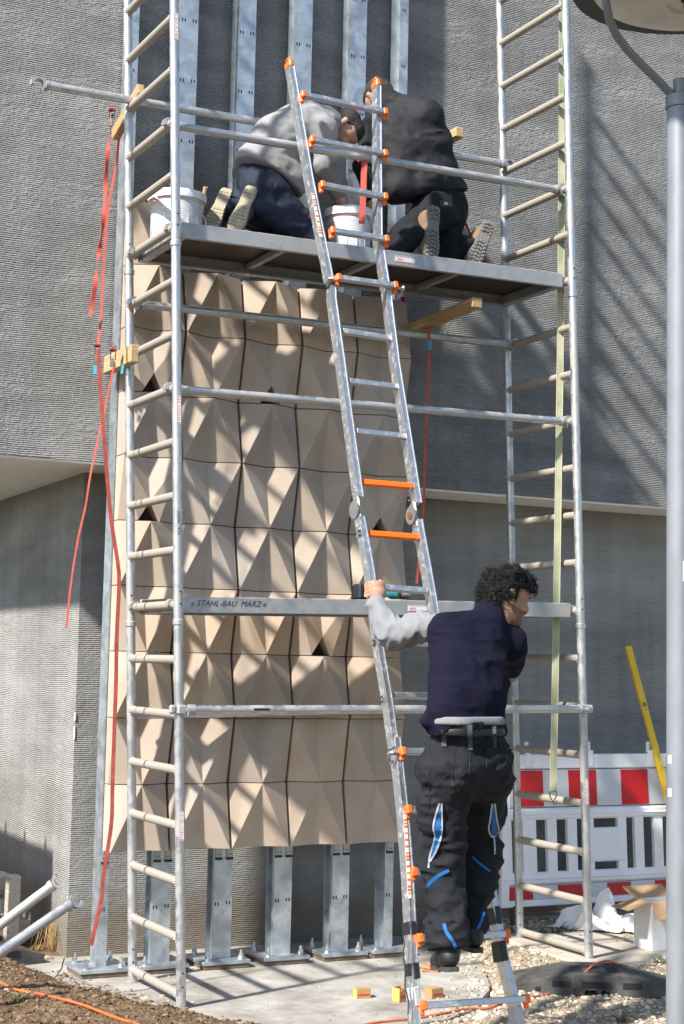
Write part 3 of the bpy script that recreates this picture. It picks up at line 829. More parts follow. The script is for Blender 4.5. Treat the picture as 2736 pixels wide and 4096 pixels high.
LxR = [(0, 690, 222), (1, 711, 325), (2, 734, 428), (3, 757, 533), (4, 770, 641), (5, 787, 755), (6, 802, 870), (7, 818, 985), (8, 832, 1102), (9, 846, 1220), (10, 864, 1343), (11, 877, 1466), (12, 895, 1592), (13, 917, 1725), (14, 930, 1858), (15, 943, 2000), (16, 956, 2152), (17, 964, 2306)]
RxR = [(0, 880, 262), (1, 880, 357), (2, 880, 456), (3, 883, 553), (4, 903, 659), (5, 902, 773), (6, 916, 884), (7, 934, 998), (8, 950, 1112), (9, 968, 1229), (10, 985, 1352), (11, 1008, 1473), (12, 1030, 1594), (13, 1058, 1724), (14, 1085, 1855), (15, 1122, 2000), (16, 1158, 2142), (17, 1203, 2290)]
for (k, xa, ya), (_, xb, yb) in zip(LxR, RxR):
    out = k <= 4 or k >= 13
    A = lp(xa, ya) + LN*(.020 if out else -.022); B = lp(xb, yb) + LN*(.020 if out else -.022)
    if not out:
        A = A+LXD*.004; B = B-LXD*.004
    d = nrm(B-A); ax = [d, nrm(np.cross(LUP, d)), LUP]
    b = MB(); b.box((A+B)/2, (np.linalg.norm(B-A), .030, .031), ax, bev=.004)
    b.build('rung', m_or2 if k in (8, 9) else m_lad, ladder)
    if out:
        for P_, s_ in ((A, 1), (B, -1)):
            b = MB(); b.box(P_+d*s_*.004-LN*.004, (.030, .046, .043), ax, bev=.006)
            b.box(P_+d*s_*.0-LN*.016-LUP*.028, (.024, .022, .03), ax, bev=.005)
            b.build('rung_bracket', m_or, ladder)
# end caps, locking pins, hinges
for q, s_ in ((left_up[0], 1), (right_up[0], 1)):
    b = MB(); p_ = lp(*q); b.box(p_+LUP*.022-LN*sdep/2, (.032, sdep+.008, .05), [LXD, -LN, LUP], bev=.008)
    b.box(p_+LUP*.056-LN*(sdep/2), (.030, sdep*.75, .022), [LXD, -LN, LUP], bev=.009); b.build('end_cap', m_or, ladder)
for xa, ya, s_ in ((768, 645, -1), (906, 662, 1), (908, 1728, -1)):
    p_ = lp(xa, ya)+LN*.012+LXD*s_*.016
    b = MB(); b.tube([p_-LXD*s_*.02, p_+LXD*s_*.035], .009, 10); b.tube([p_+LXD*s_*.02-LN*.035-LUP*.025, p_+LXD*s_*.028+LN*.012+LUP*.002, p_+LXD*s_*.016+LN*.02], .0075, 8)
    b.tube([p_-LXD*s_*.002-LUP*.035-LN*.03, p_+LXD*s_*.012-LUP*.035-LN*.03], .012, 10); b.build('locking_pin', m_steelg, ladder)
for s_, xa, ya in ((-1, 827, 1163), (1, 957, 1176)):
    c = lp(xa, ya) - LN*.032 + LXD*(-1 if s_ < 0 else -1)*.0
    b = MB(); cd = c-LN*.008-LXD*.017
    b.lathe(cd, [(0, -.006), (.045, -.006), (.048, -.002), (.048, .004), (0, .004)], 28, ax=-LXD)
    b.box(c+LUP*.03, (.016, .052, .075), [LXD, -LN, LUP], bev=.006); b.box(c-LUP*.035, (.016, .052, .07), [LXD, -LN, LUP], bev=.006)
    h = b.build('hinge', m_steelg, ladder)
    if s_ > 0:
        b = MB(); b.lathe(cd-LXD*.006, [(0, .003), (.02, .003), (.022, 0), (0, 0)], 18, ax=-LXD); b.build('hinge_pin', m_rust, h)
    for dz in (.085, .11, .135, -.09, -.115, -.14):
        for dn in (.012, .045):
            b = MB(); b.lathe(lp(xa, ya)+LUP*dz+LXD*(-.0145)-LN*(dn)+LXD*0+nrm(V(-.0, 0, 0))*0 + (lp(xa, ya-dz*320)-lp(xa, ya-dz*320))*0, [(0, .0035), (.0045, .002), (.005, 0)], 8, ax=-LXD); b.build('rivet', m_lad, h)
for q in ((789, 768), (803, 868), (786, 752), (817, 985), (826, 1098), (834, 1218), (868.5, 1470), (888, 1600)):
    p_ = lp(*q)-LXD*.0145-LN*.03
    b = MB(); b.box(p_, (.0022, .020, .034), [LXD, -LN, LUP], bev=.0009); sl_ = b.build('rung_socket', m_hole, ladder)
    b = MB(); b.box(p_-LXD*.0004, (.002, .009, .016), [LXD, -LN, LUP]); b.build('socket_tongue', m_lad, sl_)
def wrap(x, y, h, w, dep, m, off=.008):
    b = MB(); b.box(lp(x, y)+LN*(off-dep/2+.006), (w, dep, h), [LXD, -LN, LUP], bev=.006); b.build('tape_wrap', m, ladder)
wrap(945.5, 2127, .062, .037, .088, m_tape); wrap(952, 2225, .075, .039, .088, m_tape); wrap(954.5, 2285, .09, .036, .084, m_gtape)
wrap(1140, 2098, .085, .037, .088, m_tape); wrap(1153, 2180, .095, .037, .088, m_tape); wrap(1190, 2328, .09, .037, .088, m_gtape)
cab = [lp(938, 2145)-LXD*.02, lp(931, 2190)-LXD*.02, lp(938, 2215)-LXD*.02, lp(937, 2260)-LXD*.02, lp(946, 2300)-LXD*.02, lp(944, 2325)-LXD*.02]
b = MB(); b.tube(cab, .004, 6); b.build('loose_cord', m_tape, ladder)
m_lab = mat('label_white', (.80, .80, .79), .5)
for pl, fa, n in (([(716, 445), (735, 545)], -1, 1), ([(927, 1862), (938, 2060)], -1, 2)):
    A, B = lp(*pl[0])+LN*.0102, lp(*pl[1])+LN*.0102
    b = MB(); nst = 26 if n == 2 else 16
    A2, B2 = A-LN*.0+LXD*(-.003), B+LXD*(-.003); dd = nrm(B2-A2); Lg = np.linalg.norm(B2-A2)
    b.box((A2+B2)/2+LN*.0005, (.0185, Lg, .001), [LXD, dd, LN])
    for k in range(nst):
        if k % 2 == 0 or (k+2) % 5 == 0:
            hgt = Lg/nst*(.72 if k % 3 else .5)
            b.box(A2+dd*(Lg*(k+.5)/nst)+LN*.0012, (.0165 if k < nst*.9 else .012, hgt, .001), [LXD, dd, LN], mi=1)
    b.build('warning_label', [m_lab, m_or2], ladder, 0)

# ------------------------------------------------------------------ timbers strapped to the posts
def wood(name, c1, c2):
    m = bpy.data.materials.new(name); m.use_nodes = True
    nt = m.node_tree; n = nt.nodes; l = nt.links; b = n['Principled BSDF']; b.inputs['Roughness'].default_value = .8
    gm = n.new('ShaderNodeNewGeometry'); mp = n.new('ShaderNodeMapping'); mp.inputs['Scale'].default_value = (22, 1.3, 22); l.new(gm.outputs['Position'], mp.inputs[0])
    t = n.new('ShaderNodeTexNoise'); t.inputs['Scale'].default_value = 3; t.inputs['Detail'].default_value = 5; t.inputs['Distortion'].default_value = .8; l.new(mp.outputs[0], t.inputs[0])
    r = n.new('ShaderNodeValToRGB'); r.color_ramp.elements[0].color = (*c1, 1); r.color_ramp.elements[1].color = (*c2, 1)
    r.color_ramp.elements[0].position = .35; r.color_ramp.elements[1].position = .65
    l.new(t.outputs['Fac'], r.inputs[0]); l.new(r.outputs[0], b.inputs['Base Color']); MATS[name] = m; return m
m_wood = wood('pine', (.40, .265, .135), (.55, .395, .22)); m_wood2 = wood('pine_worn', (.33, .20, .095), (.50, .33, .165)); m_woodg = wood('grey_timber', (.36, .32, .27), (.52, .48, .42))
def beam(name, A, B, w, h, m, label, up=(0, 0, 1), cat='timber', group='timbers strapped across the scaffold'):
    d = nrm(B-A); a = nrm(np.cross(d, up)); c = np.cross(a, d)
    b = MB(); b.box((A+B)/2, (np.linalg.norm(B-A), w, h), [d, a, c], bev=.005)
    return tag(b.build(name, m), label, cat, group)
xt = -.168
A = onx(523, 1412, xt-.05)+V(.025, 0, 0); Bt = V(A[0], .952, A[2]+.005)
beam('timber_block', A, Bt, .05, .102, m_wood, 'square pine block with two ratchets strapped to the left edge post')
blockA, blockB = A, Bt
A2 = onx(549, 352, -.225)+V(.025, 0, 0); B2 = onx(456, 520, -.225)+V(.025, 0, 0)
beam('timber_batten', A2, B2+nrm(B2-A2)*.05, .045, .07, m_wood2, 'worn pine batten tied with red strap beside the projecting rail hook')
xr = ony(1715, 1322, .62)[0]
A3 = onx(1910, 1210, xr); B3 = V(xr, 1.10, A3[2]-.03)
beam('timber_batten', A3, B3, .07, .062, m_wood2, 'long pine batten sticking out from the panel edge below the platform')
A4 = onx(1840, 528, 1.86); B4 = V(1.86, 1.10, A4[2]-.02)
beam('timber_batten', A4, B4, .06, .062, m_wood, 'short pine batten end behind the worker in black jacket')
print('timbers', A, Bt, '|', A2, B2, '|', A3, B3, '|', A4)

# ------------------------------------------------------------------ straps
m_strap = mat('red_strap', (.45, .075, .05), .75, var=.15, vscale=40, bump=.3, bscale=200)
m_strap2 = mat('bright_red_strap', (.72, .045, .03), .6, var=.12, vscale=40)
m_blue = mat('blue_tag', (.03, .33, .45), .5)
m_ratch = mat('ratchet_steel', (.22, .20, .18), .45, .8, var=.3, vscale=30)
wx = nrm(CR)
def strap(name, pts, w, label, m=None, tags=(), wd=None, group='straps hanging from the scaffold', twist=False, th=.0025):
    m = m or m_strap
    # smooth the polyline
    P_ = [np.asarray(p_, float) for p_ in pts]; Q = []
    for i in range(len(P_)-1):
        p0_, p1_, p2_, p3_ = P_[max(i-1, 0)], P_[i], P_[i+1], P_[min(i+2, len(P_)-1)]
        for k in range(5):
            t = k/5; Q.append(.5*((2*p1_)+(-p0_+p2_)*t+(2*p0_-5*p1_+4*p2_-p3_)*t*t+(-p0_+3*p1_-3*p2_+p3_)*t**3))
    Q.append(P_[-1])
    if twist:
        wdl = []
        for i in range(len(Q)):
            a = 1.1*math.sin(i*.55)+.5*math.sin(i*.23+1); wdl.append(wx*math.cos(a)+np.cross(wx, (0, 0, 1))*math.sin(a))
    else: wdl = [wd if wd is not None else wx]*len(Q)
    b = MB(); b.ribbon(Q, w, wdl, th)
    return tag(b.build(name, m), label, 'strap', group)
dd = lambda x, y, Y: ony(x*DS, y*DS, Y)
yk = .46
bz = blockA[2]
# from the upper batten down to the block, with loose ends
s1 = strap('ratchet_strap', [dd(257, 262, .52), dd(249, 330, .50), dd(243, 400, .48), dd(240, 470, .47), dd(232, 545, .46), dd(224, 600, .46), dd(219, 650, .46), dd(207, 725, .46)], .026, 'red strap with free end dangling from the worn upper batten', twist=True)
s2 = strap('ratchet_strap', [dd(275, 300, .54), dd(262, 400, .53), dd(248, 480, .52), dd(241, 560, .52), dd(236, 640, .52), dd(232, 720, .50), dd(225, 790, .46)], .014, 'thin red strap running from the upper batten down to the block')
s3 = strap('ratchet_strap', [dd(226, 800, .44), dd(228, 850, .43), dd(233, 930, .40), dd(240, 1020, .38), dd(247, 1110, .38), dd(256, 1200, .37), dd(270, 1290, .36), dd(273, 1340, .36), dd(268, 1450, .37), dd(266, 1560, .38), dd(263, 1650, .38), dd(258, 1800, .38), dd(256, 1880, .38), dd(245, 1960, .38), dd(237, 2010, .38), dd(233, 2060, .38), dd(222, 2110, .38), dd(209, 2168, .38)], .021, 'long red ratchet strap hanging from the block almost to the base plate', mat('worn_red_strap', (.26, .045, .032), .85, var=.3, vscale=25))
s4 = strap('ratchet_strap', [dd(261, 840, .52), dd(250, 890, .52), dd(238, 950, .50), dd(222, 1020, .46), dd(207, 1090, .42), dd(196, 1160, .42), dd(180, 1230, .42), dd(168, 1300, .42), dd(160, 1360, .42), dd(152, 1440, .42)], .011, 'narrow red strap tail swinging left in front of the lower wall corner')
# ratchets on the block
def ratchet(px, py, Y, label):
    c = ony(px, py, Y)
    t = thing('ratchet_buckle', c, label, 'ratchet', 'ratchets on the timber block')
    b = MB(); ax = [wx, V(wx[1], -wx[0], 0), EZ]
    ax = [ax[0], ax[1], nrm(np.cross(ax[0], ax[1]))]
    for s_ in (-.014, .014): b.box(c+ax[0]*s_, (.003, .03, .085), ax, bev=.001)
    b.box(c-EZ*.062-ax[1]*-.02, (.022, .008, .05), ax, bev=.003)
    b.build('frame', m_ratch, t)
    b = MB(); b.tube([c-ax[0]*.019+EZ*.02, c+ax[0]*.019+EZ*.02], .015, 12); b.build('spool', m_ratch, t)
    b = MB(); b.tube([c-ax[0]*.010+EZ*.02, c+ax[0]*.010+EZ*.02], .0165, 12); b.build('strap_wind', MATS['dark_red_strap'] if 'dark_red_strap' in MATS else mat('dark_red_strap', (.33, .02, .03), .8), t)
    return t
ratchet(390, 1392, blockA[1]+.26-.03, 'black ratchet buckle at the rear end of the pine block')
ratchet(452, 1410, blockA[1]+.12, 'black ratchet buckle in the middle of the pine block')
ratchet(447, 450, .50, 'black ratchet buckle on the worn upper batten')
b = MB(); b.ribbon([dd(219, 838, .50), dd(217, 858, .50)], .018, wx); tag(b.build('blue_tag', m_blue), 'small blue tag hanging below the rear ratchet of the block', 'tag', 'blue strap tags')
b = MB(); b.ribbon([dd(282, 835, .56), dd(279, 857, .56)], .014, wx); tag(b.build('blue_tag', m_blue), 'small blue tag beside the back upright under the block', 'tag', 'blue strap tags')
# right side
ya = .60
s5 = strap('ratchet_strap', [dd(981, 735, ya), dd(984, 768, ya-.03), dd(985, 790, ya), dd(982, 860, ya+.02), dd(978, 960, ya+.02), dd(974, 1060, ya+.02), dd(972, 1130, ya+.02), dd(967, 1230, ya+.02), dd(961, 1280, ya+.02), dd(955, 1338, ya+.02)], .016, 'thin orange strap hanging beside the panels below the long batten')
b = MB(); b.ribbon([dd(986, 780, ya-.01), dd(985, 802, ya-.01)], .024, wx); tag(b.build('blue_tag', m_blue), 'blue tag on the orange strap beside the panels', 'tag', 'blue strap tags')
s6 = strap('ratchet_strap', [dd(923, 680, .90), dd(922, 760, .90), dd(924, 860, .90), dd(921, 960, .90), dd(919, 1030, .92)], .024, 'dark red strap running down the right edge of the panels', mat('dark_red_strap', (.33, .02, .03), .8))
s6b = strap('ratchet_strap', [dd(1050, 470, .66), dd(1062, 500, .66), dd(1075, 530, .66), dd(1105, 590, .66), dd(1116, 607, .66)], .014, 'dark red strap slanting behind the boots of the worker in black', MATS['dark_red_strap'])
# ratchet strap tying the ladder to the guard rail
rl = lambda x, y, Y: ony(x*DS, y*DS, Y)
zr = 16*PT
lash = thing('ladder_lashing', rl(850, 350, .03), 'bright red ratchet strap lashing the ladder to the guard rail', 'strap')
c0 = rl(833, 362, .073); xd_ = nrm(S(1, 0, zr)-S(0, 0, zr))
b = MB()
for k, (o1, o2) in enumerate(((-.03, -.006), (-.004, .020))):
    for (ps, pe) in ((o1, o2),):
        b.tube([c0+xd_*ps, c0+xd_*((ps+pe)/2), c0+xd_*pe], .0275, 18, cap=False, rr=[.0265, .0275, .0265])
b.build('rail_wrap', m_strap2, lash)
b = MB(); b.ribbon([rl(836, 360, .03), rl(834, 400, .015), rl(833, 440, .0), rl(831, 480, -.0), rl(829, 513, -.0)], .034, wx); b.build('free_end', m_strap, lash)
b = MB(); b.ribbon([rl(832, 344, .03), rl(850, 341, .0), rl(878, 347, -.05), rl(882, 352, -.05)], .022, EZ); b.build('ladder_loop', m_strap2, lash)
b = MB(); cc = rl(847, 342, .02)
for s_ in (-.012, .012): b.box(cc+V(0, s_, 0), (.075, .003, .028), [xd_, V(0, 1, 0), EZ], bev=.001)
b.tube([cc+V(.02, -.018, .004), cc+V(.02, .018, .004)], .012, 10); b.build('ratchet', mat('bright_steel', (.6, .6, .6), .3, .9), lash)
b = MB(); b.ribbon([rl(857, 368, .06), rl(860, 392, .05)], .028, wx); b.build('tag', m_blue, lash)
# pale green strap with a wire hook on the right frame
m_gs = None
def gstrap():
    m = bpy.data.materials.new('pale_green_webbing'); m.use_nodes = True
    nt = m.node_tree; n = nt.nodes; l = nt.links; b = n['Principled BSDF']; b.inputs['Roughness'].default_value = .85
    uv = n.new('ShaderNodeTexCoord'); sp = n.new('ShaderNodeSeparateXYZ'); l.new(uv.outputs['Object'], sp.inputs[0])
    dp = n.new('ShaderNodeVectorMath'); dp.operation = 'DOT_PRODUCT'; dp.inputs[1].default_value = tuple(wx); l.new(uv.outputs['Object'], dp.inputs[0])
    nz_ = n.new('ShaderNodeTexNoise'); nz_.inputs['Scale'].default_value = 30; l.new(uv.outputs['Object'], nz_.inputs[0])
    w_ = n.new('ShaderNodeTexNoise'); w_.inputs['Scale'].default_value = 6; w_.inputs['Detail'].default_value = 6; l.new(uv.outputs['Object'], w_.inputs[0])
    r = n.new('ShaderNodeValToRGB'); r.color_ramp.elements[0].color = (.25, .29, .165, 1); r.color_ramp.elements[1].color = (.40, .40, .27, 1)
    r.color_ramp.elements[0].position = .38; r.color_ramp.elements[1].position = .62
    l.new(w_.outputs['Fac'], r.inputs[0]); l.new(r.outputs[0], b.inputs['Base Color'])
    return m
hg = thing('hanging_strap', rl(1275, 2030, -.05), 'pale green webbing strap with a wire hook hanging beside the right frame', 'strap')
pts = [onx(x*DS, y*DS, 2.40) for x, y in ((1290, -220), (1289, 0), (1288, 300), (1286, 600), (1284, 820), (1280, 1100), (1277, 1300), (1272, 1600), (1269, 1760), (1268, 1815))]
gy = float(onx(1280*DS, 1300*DS, 2.40)[1]); print('green strap y', [float(p_[1]) for p_ in pts])
b = MB(); b.ribbon(pts, .040, wx, .003); b.build('webbing', gstrap(), hg)
b = MB()
for s_ in (-.0185, .0185): b.ribbon([p_+wx*s_-CF*.002 for p_ in pts], .0045, wx, .003)
b.build('webbing_edge', mat('webbing_edge', (.50, .46, .34), .85), hg)
e_ = pts[-1]; b = MB(); b.tube([e_-wx*.022, e_-wx*.018-EZ*.03, e_-EZ*.062, e_+wx*.018-EZ*.03, e_+wx*.022, e_-wx*.022], .004, 8)
b.tube([e_-EZ*.055, e_-EZ*.075+V(0, -.01, 0), e_-EZ*.07+V(0, -.03, 0), e_-EZ*.05+V(0, -.035, 0)], .004, 8); b.build('wire_hook', mat('rusty_wire', (.25, .16, .10), .6, .6), hg)

# ------------------------------------------------------------------ plastic barriers
m_wpl = mat('white_plastic', (.84, .845, .86), .5, var=.04, vscale=6)
m_bred = mat('reflective_red', (.52, .012, .018), .35)
m_bwht = mat('reflective_white', (.58, .61, .64), .35)
m_rub = mat('recycled_rubber', (.06, .058, .055), .9, var=.7, vscale=7, bump=.5, bscale=60)
def barrier(O, dirv, Lb, label, group='red and white barriers', feet=()):
    d = nrm(dirv); nq = V(d[1], -d[0], 0)            # front normal
    t = thing('barrier', O, label, 'barrier', group)
    def bx(name, u0, u1, z0, z1, th, m, off=0.0, bev=.006, sk=0.0, par=None):
        b = MB(); c = O+d*((u0+u1)/2)+EZ*((z0+z1)/2)+nq*off
        if sk:
            P_ = [O+d*(u0)+EZ*z0, O+d*u1+EZ*z0, O+d*(u1+sk)+EZ*z1, O+d*(u0+sk)+EZ*z1]
            b.prism([p_+nq*(off-th/2) for p_ in P_], nq*th)
        else: b.box(c, (u1-u0, th, z1-z0), [d, nq, EZ], bev=bev)
        return b.build(name, m, par or t, 30)
    bx('top_beam', 0, Lb, .905, 1.0, .045, m_wpl)
    for s_ in (.1, .17, .30, .37, .52, .59, .74, .81, .95):
        b = MB(); c = O+d*(Lb*s_)+EZ*.955+nq*.0226; b.lathe(c, [(.016, .002), (.016, -.004), (0, -.007)], 12, ax=nq); b.build('dimple', m_wpl, t)
    bd = bx('upper_board', .02, Lb-.02, .652, .898, .030, m_bwht, .004, bev=.003)
    u = .085
    while u < Lb-.12:
        bx('red_band', u, min(u+.225, Lb-.03), .656, .894, .0042, m_bred, .0208, sk=-.015, par=bd); u += .432
    bx('middle_beam', 0, Lb, .565, .645, .050, m_wpl, bev=.014)
    bx('middle_rib', .0, Lb, .597, .607, .012, m_wpl, .027, bev=.003)
    bx('lower_beam', 0, Lb, .140, .222, .050, m_wpl, bev=.014); bx('lower_rib', 0, Lb, .176, .186, .012, m_wpl, .027, bev=.003)
    lb = bx('lower_board', .02, Lb-.02, .046, .136, .026, m_bwht, .004, bev=.003)
    u = .02
    while u < Lb-.1:
        bx('red_band', u+.02, min(u+.215, Lb-.03), .049, .133, .004, m_bred, .019, sk=-.012, par=lb); u += .40
    bx('bottom_lip', 0, Lb, 0, .044, .040, m_wpl)
    u = .0; k = 0
    while u < Lb-.05:
        w = .105 if k % 3 == 1 else .075
        if k % 9 == 4:
            bx('plate', u-.02, u+.31, .275, .505, .022, m_wpl, .012, bev=.01)
            bx('slat', u-.02, u+.05, .215, .57, .030, m_wpl, sk=-.016); bx('slat', u+.25, u+.32, .215, .57, .030, m_wpl, sk=-.016); u += .39
        else:
            bx('slat', u, u+w, .215, .57, .030, m_wpl, sk=-.016); u += w+.088
        k += 1
    bx('end_post', -.012, .05, 0, .90, .046, m_wpl)
    for s_ in (.09, .34, .59, .84):
        b = MB(); c = O+d*(Lb*s_)+EZ*.97; b.box(c+nq*.026, (.045, .008, .11), [d, nq, EZ], bev=.004); b.box(c+EZ*.075, (.032, .014, .075), [d, nq, EZ], bev=.006); b.build('peg', m_wpl, t)
        for q_ in (-.006, .006):
            b = MB(); b.box(c+EZ*.095+nq*.0075+d*q_, (.004, .001, .004), [d, nq, EZ]); b.build('peg_hole', m_hole, t)
    for f in feet:
        b = MB(); c = O+d*f; z0 = float(gh(c[0], c[1]))-O[2]; b.box(c+EZ*(z0/2), (.045, .045, -z0+.02), [d, nq, EZ]); b.build('stand_post', m_rub, t)
    return t
O1 = onz(2006, 3632, .135); Bd = onz(2640, 3596, .135)-O1
O1 = O1*V(1, 1, 0)+V(0, 0, .135)
barrier(O1, Bd*V(1, 1, 0), 2.0, 'white plastic barrier with red bands standing by the wall behind the right frame', feet=(.10, 1.5))
# its twin stands left of the view and throws the fence shadow on the wall
barrier(V(-.88, 1.62, .26), V(0, 1, 0)*1.0+V(.02, 0, 0), 2.0, 'white plastic barrier with red bands standing left of the lower wall corner', feet=(.25, 1.7))

def rubber_foot(c, dirv, Lf, Wf, Hf, label):
    d = nrm(dirv); nq = V(-d[1], d[0], 0)
    t = thing('rubber_base_block', c, label, 'rubber base', 'black rubber barrier feet')
    b = MB(); P_ = lambda u, v, w: c+d*u+nq*v+EZ*w
    prof = [(-Lf/2, 0), (-Lf/2, Hf*.45), (-Lf*.22, Hf), (Lf*.22, Hf), (Lf/2, Hf*.45), (Lf/2, 0)]
    prof = [(-Lf/2, 0), (-Lf/2, Hf*.42), (-Lf*.20, Hf*.96), (-Lf*.17, Hf), (Lf*.17, Hf), (Lf*.20, Hf*.96), (Lf/2, Hf*.42), (Lf/2, 0), (Lf*.08, 0), (Lf*.07, Hf*.28), (-Lf*.07, Hf*.28), (-Lf*.08, 0)]
    b.prism([P_(u, -Wf/2, w) for u, w in prof], nq*Wf); b.build('body', m_rub, t, 30)
    for u in (-.10, 0, .10):
        b = MB(); b.box(P_(u, -.02, Hf+.0012), (.062, .15 if u else .19, .004), [d, nq, EZ]); b.build('socket', m_hole, t, 0)
        b = MB(); b.box(P_(u*1.9, -Wf/2-.0012, Hf*.55), (.10 if u else .16, .004, Hf*.30), [d, nq, EZ]); b.build('recess', m_hole, t, 0)
    for u in (-.27, .27):
        for v in (-.1, .1):
            b = MB(); s_ = (Hf*.96-Hf*.42)/(Lf*.3); z_ = Hf*.42+(Lf/2-abs(u))*s_
            dz = -s_ if u > 0 else s_
            e1 = nrm(d+EZ*dz); e3 = nrm(np.cross(e1, nq)); e3 = e3 if e3[2] > 0 else -e3
            b.box(P_(u, v, z_), (.10, .022, .008), [e1, nq, e3]); b.build('rib', m_rub, t)
    b = MB(); b.box(P_(-Lf*.36, -Wf/2-.001, Hf*.28), (.03, .004, .02), [d, nq, EZ]); b.build('mark', m_hole, t)
    return t
fc = (onz(2160, 3940, -.03)+onz(2660, 3975, -.03))/2; fz = float(gh(fc[0], fc[1]))
rubber_foot(V(fc[0]+.04, fc[1]+.13, fz-.005), onz(2660, 3968, -.03)-onz(2160, 3950, -.03),   .88, .40, .108, 'black rubber barrier foot lying on the gravel with orange cable over it')
lf = onz(60, 3800, .0); rubber_foot(V(lf[0]-.28, lf[1], float(gh(lf[0]-.28, lf[1]))-.005), V(1, .15, 0), .80, .36, .12, 'dusty black rubber barrier foot behind the soil heap')

# ------------------------------------------------------------------ spirit level
m_yel = mat('yellow_paint', (.78, .50, .02), .45, var=.08, vscale=20)
lvA = ony(2512, 2585, 1.23); lvB = ony(2675, 3200, 1.01); lvB = lvA+(lvB-lvA)*((lvA[2]-.03)/(lvA[2]-lvB[2]))
lv = thing('spirit_level', lvB, 'yellow spirit level leaning against the dark wall above the barrier', 'spirit level')
d_ = nrm(lvB-lvA); a_ = nrm(np.cross(d_, V(0, 1, 0))); c_ = np.cross(a_, d_)
b = MB(); b.box((lvA+lvB)/2, (np.linalg.norm(lvB-lvA), .052, .022), [d_, a_, c_], bev=.003); b.build('bar', m_yel, lv)
for f, nm in ((.22, 'vial_window'), (.62, 'vial_window')):
    c = lvA+(lvB-lvA)*f; q = c_ if c_[1] < 0 else -c_
    b = MB(); b.lathe(c+q*.0105, [(.016, 0), (.016, .002), (0, .002)], 16, ax=q); vw = b.build(nm, mat('vial_frame', (.05, .07, .06), .4), lv)
    b = MB(); b.lathe(c+q*.0126, [(.010, 0), (.009, .001), (0, .001)], 14, ax=q); b.build('vial', mat('vial_green', (.16, .26, .16), .3), vw)
    b = MB(); b.lathe(c+q*.0105+d_*.036, [(.005, 0), (.005, .002), (0, .002)], 10, ax=q); b.build('screw', m_hole, lv)
q = c_ if c_[1] < 0 else -c_
v_, f_ = text_mesh('A s n t  .  091', .022, lvA+(lvB-lvA)*.40+q*.0115, d_, np.cross(q, d_)); b = MB(); b.add(v_, f_); b.build('marking', m_ink, lv, 0, fixn=False)

# ------------------------------------------------------------------ street lamp
m_lpole = mat('lamp_paint', (.24, .26, .285), .5, .25, var=.10, vscale=9, bump=.12, bscale=24, rvar=.10, stretch=(1, 1, .35))
m_larm = mat('lamp_arm_paint', (.22, .225, .24), .45, .3, var=.06, vscale=20)
m_lrim = mat('lamp_rim', (.075, .075, .08), .5, .2)
m_lbowl = mat('lamp_bowl', (.84, .80, .73), .4, var=.06, vscale=7, base2=(.88, .86, .82))
def at_d(x, y, D): d = ray(x, y); return CAMP+d*D
DL = 6.75
pt_ = at_d(2722, 410, DL); base = V(pt_[0]-.004, pt_[1], float(gh(pt_[0], pt_[1]))-.05)
lamp = thing('street_lamp', base, 'grey street lamp post with curved arm and round bowl head', 'street lamp')
b = MB(); b.tube([base, base*V(1, 1, 0)+V(0, 0, pt_[2])], .0545, 28); b.build('pole', m_lpole, lamp)
top = V(base[0], base[1], pt_[2])
b = MB(); b.lathe(top, [(.055, -.03), (.061, -.028), (.062, .022), (.056, .027), (.030, .030), (0, .03)], 28); b.build('collar', m_larm, lamp)
b = MB(); b.tube([top+V(0, 0, .0), top+V(0, 0, .10)], .03, 18); b.build('spigot', m_larm, lamp)
arm_px = [(2700, 395), (2640, 330), (2570, 262), (2510, 200), (2465, 140), (2438, 80), (2424, 10), (2418, -90), (2420, -200), (2436, -300), (2480, -380), (2560, -430), (2680, -450), (2780, -450)]
b = MB(); b.tube([at_d(x, y, DL-.03*min(i, 6)) for i, (x, y) in enumerate(arm_px)], .0178, 16); b.build('arm', m_larm, lamp)
hc = at_d(2760, -62, DL-.15)
b = MB(); b.lathe(hc, [(.0, .16), (.16, .15), (.34, .105), (.46, .04), (.500, .0), (.497, -.012), (.485, -.016), (.405, -.006)], 56); b.build('head', m_lrim, lamp)
b = MB(); b.lathe(hc, [(.412, -.004), (.41, -.012), (.385, -.040), (.33, -.066), (.25, -.085), (.12, -.098), (.095, -.092), (.085, -.075), (0, -.07)], 56); b.build('bowl', m_lbowl, lamp)
b = MB(); b.lathe(hc+V(-.02, -.02, 0), [(.0, -.118), (.024, -.118), (.026, -.085), (.036, -.083), (.036, -.072), (0, -.072)], 18); b.build('sensor', mat('black_plastic', (.015, .015, .016), .4), lamp)
b = MB(); b.tube([hc+V(0, 0, .15), hc+V(0, 0, .40)], .02, 14); b.build('hanger', m_larm, lamp)
for yy, dx in ((470, .02), (660, .018), (1250, .02)):
    c = at_d(2733, yy, DL-.05); b = MB(); n_ = -nrm(CF*V(1, 1, 0)); c = V(base[0], base[1], c[2])+nrm(n_+wx*.3)*.054
    b.lathe(c, [(.007, .0), (.007, .003), (0, .004)], 10, ax=n_); b.build('bolt', m_larm, lamp)
c = at_d(2728, 2300, DL); n_ = nrm(-CF*V(1, 1, 0)+wx*.25); c = V(base[0], base[1], c[2])+n_*.0548; b = MB(); b.box(c, (.002, .022, .085), [n_, np.cross(EZ, n_), EZ]); b.build('notice', m_lab, lamp, 0)
for yy in (3020, 3147):
    c = at_d(2672, yy, DL); n_ = nrm(-CF*V(1, 1, 0)-wx*1.6); c = V(base[0], base[1], c[2])+n_*.0545; b = MB(); b.box(c, (.003, .02, .034), [n_, np.cross(EZ, n_), EZ]); b.build('sticker_remnant', m_lab, lamp, 0)

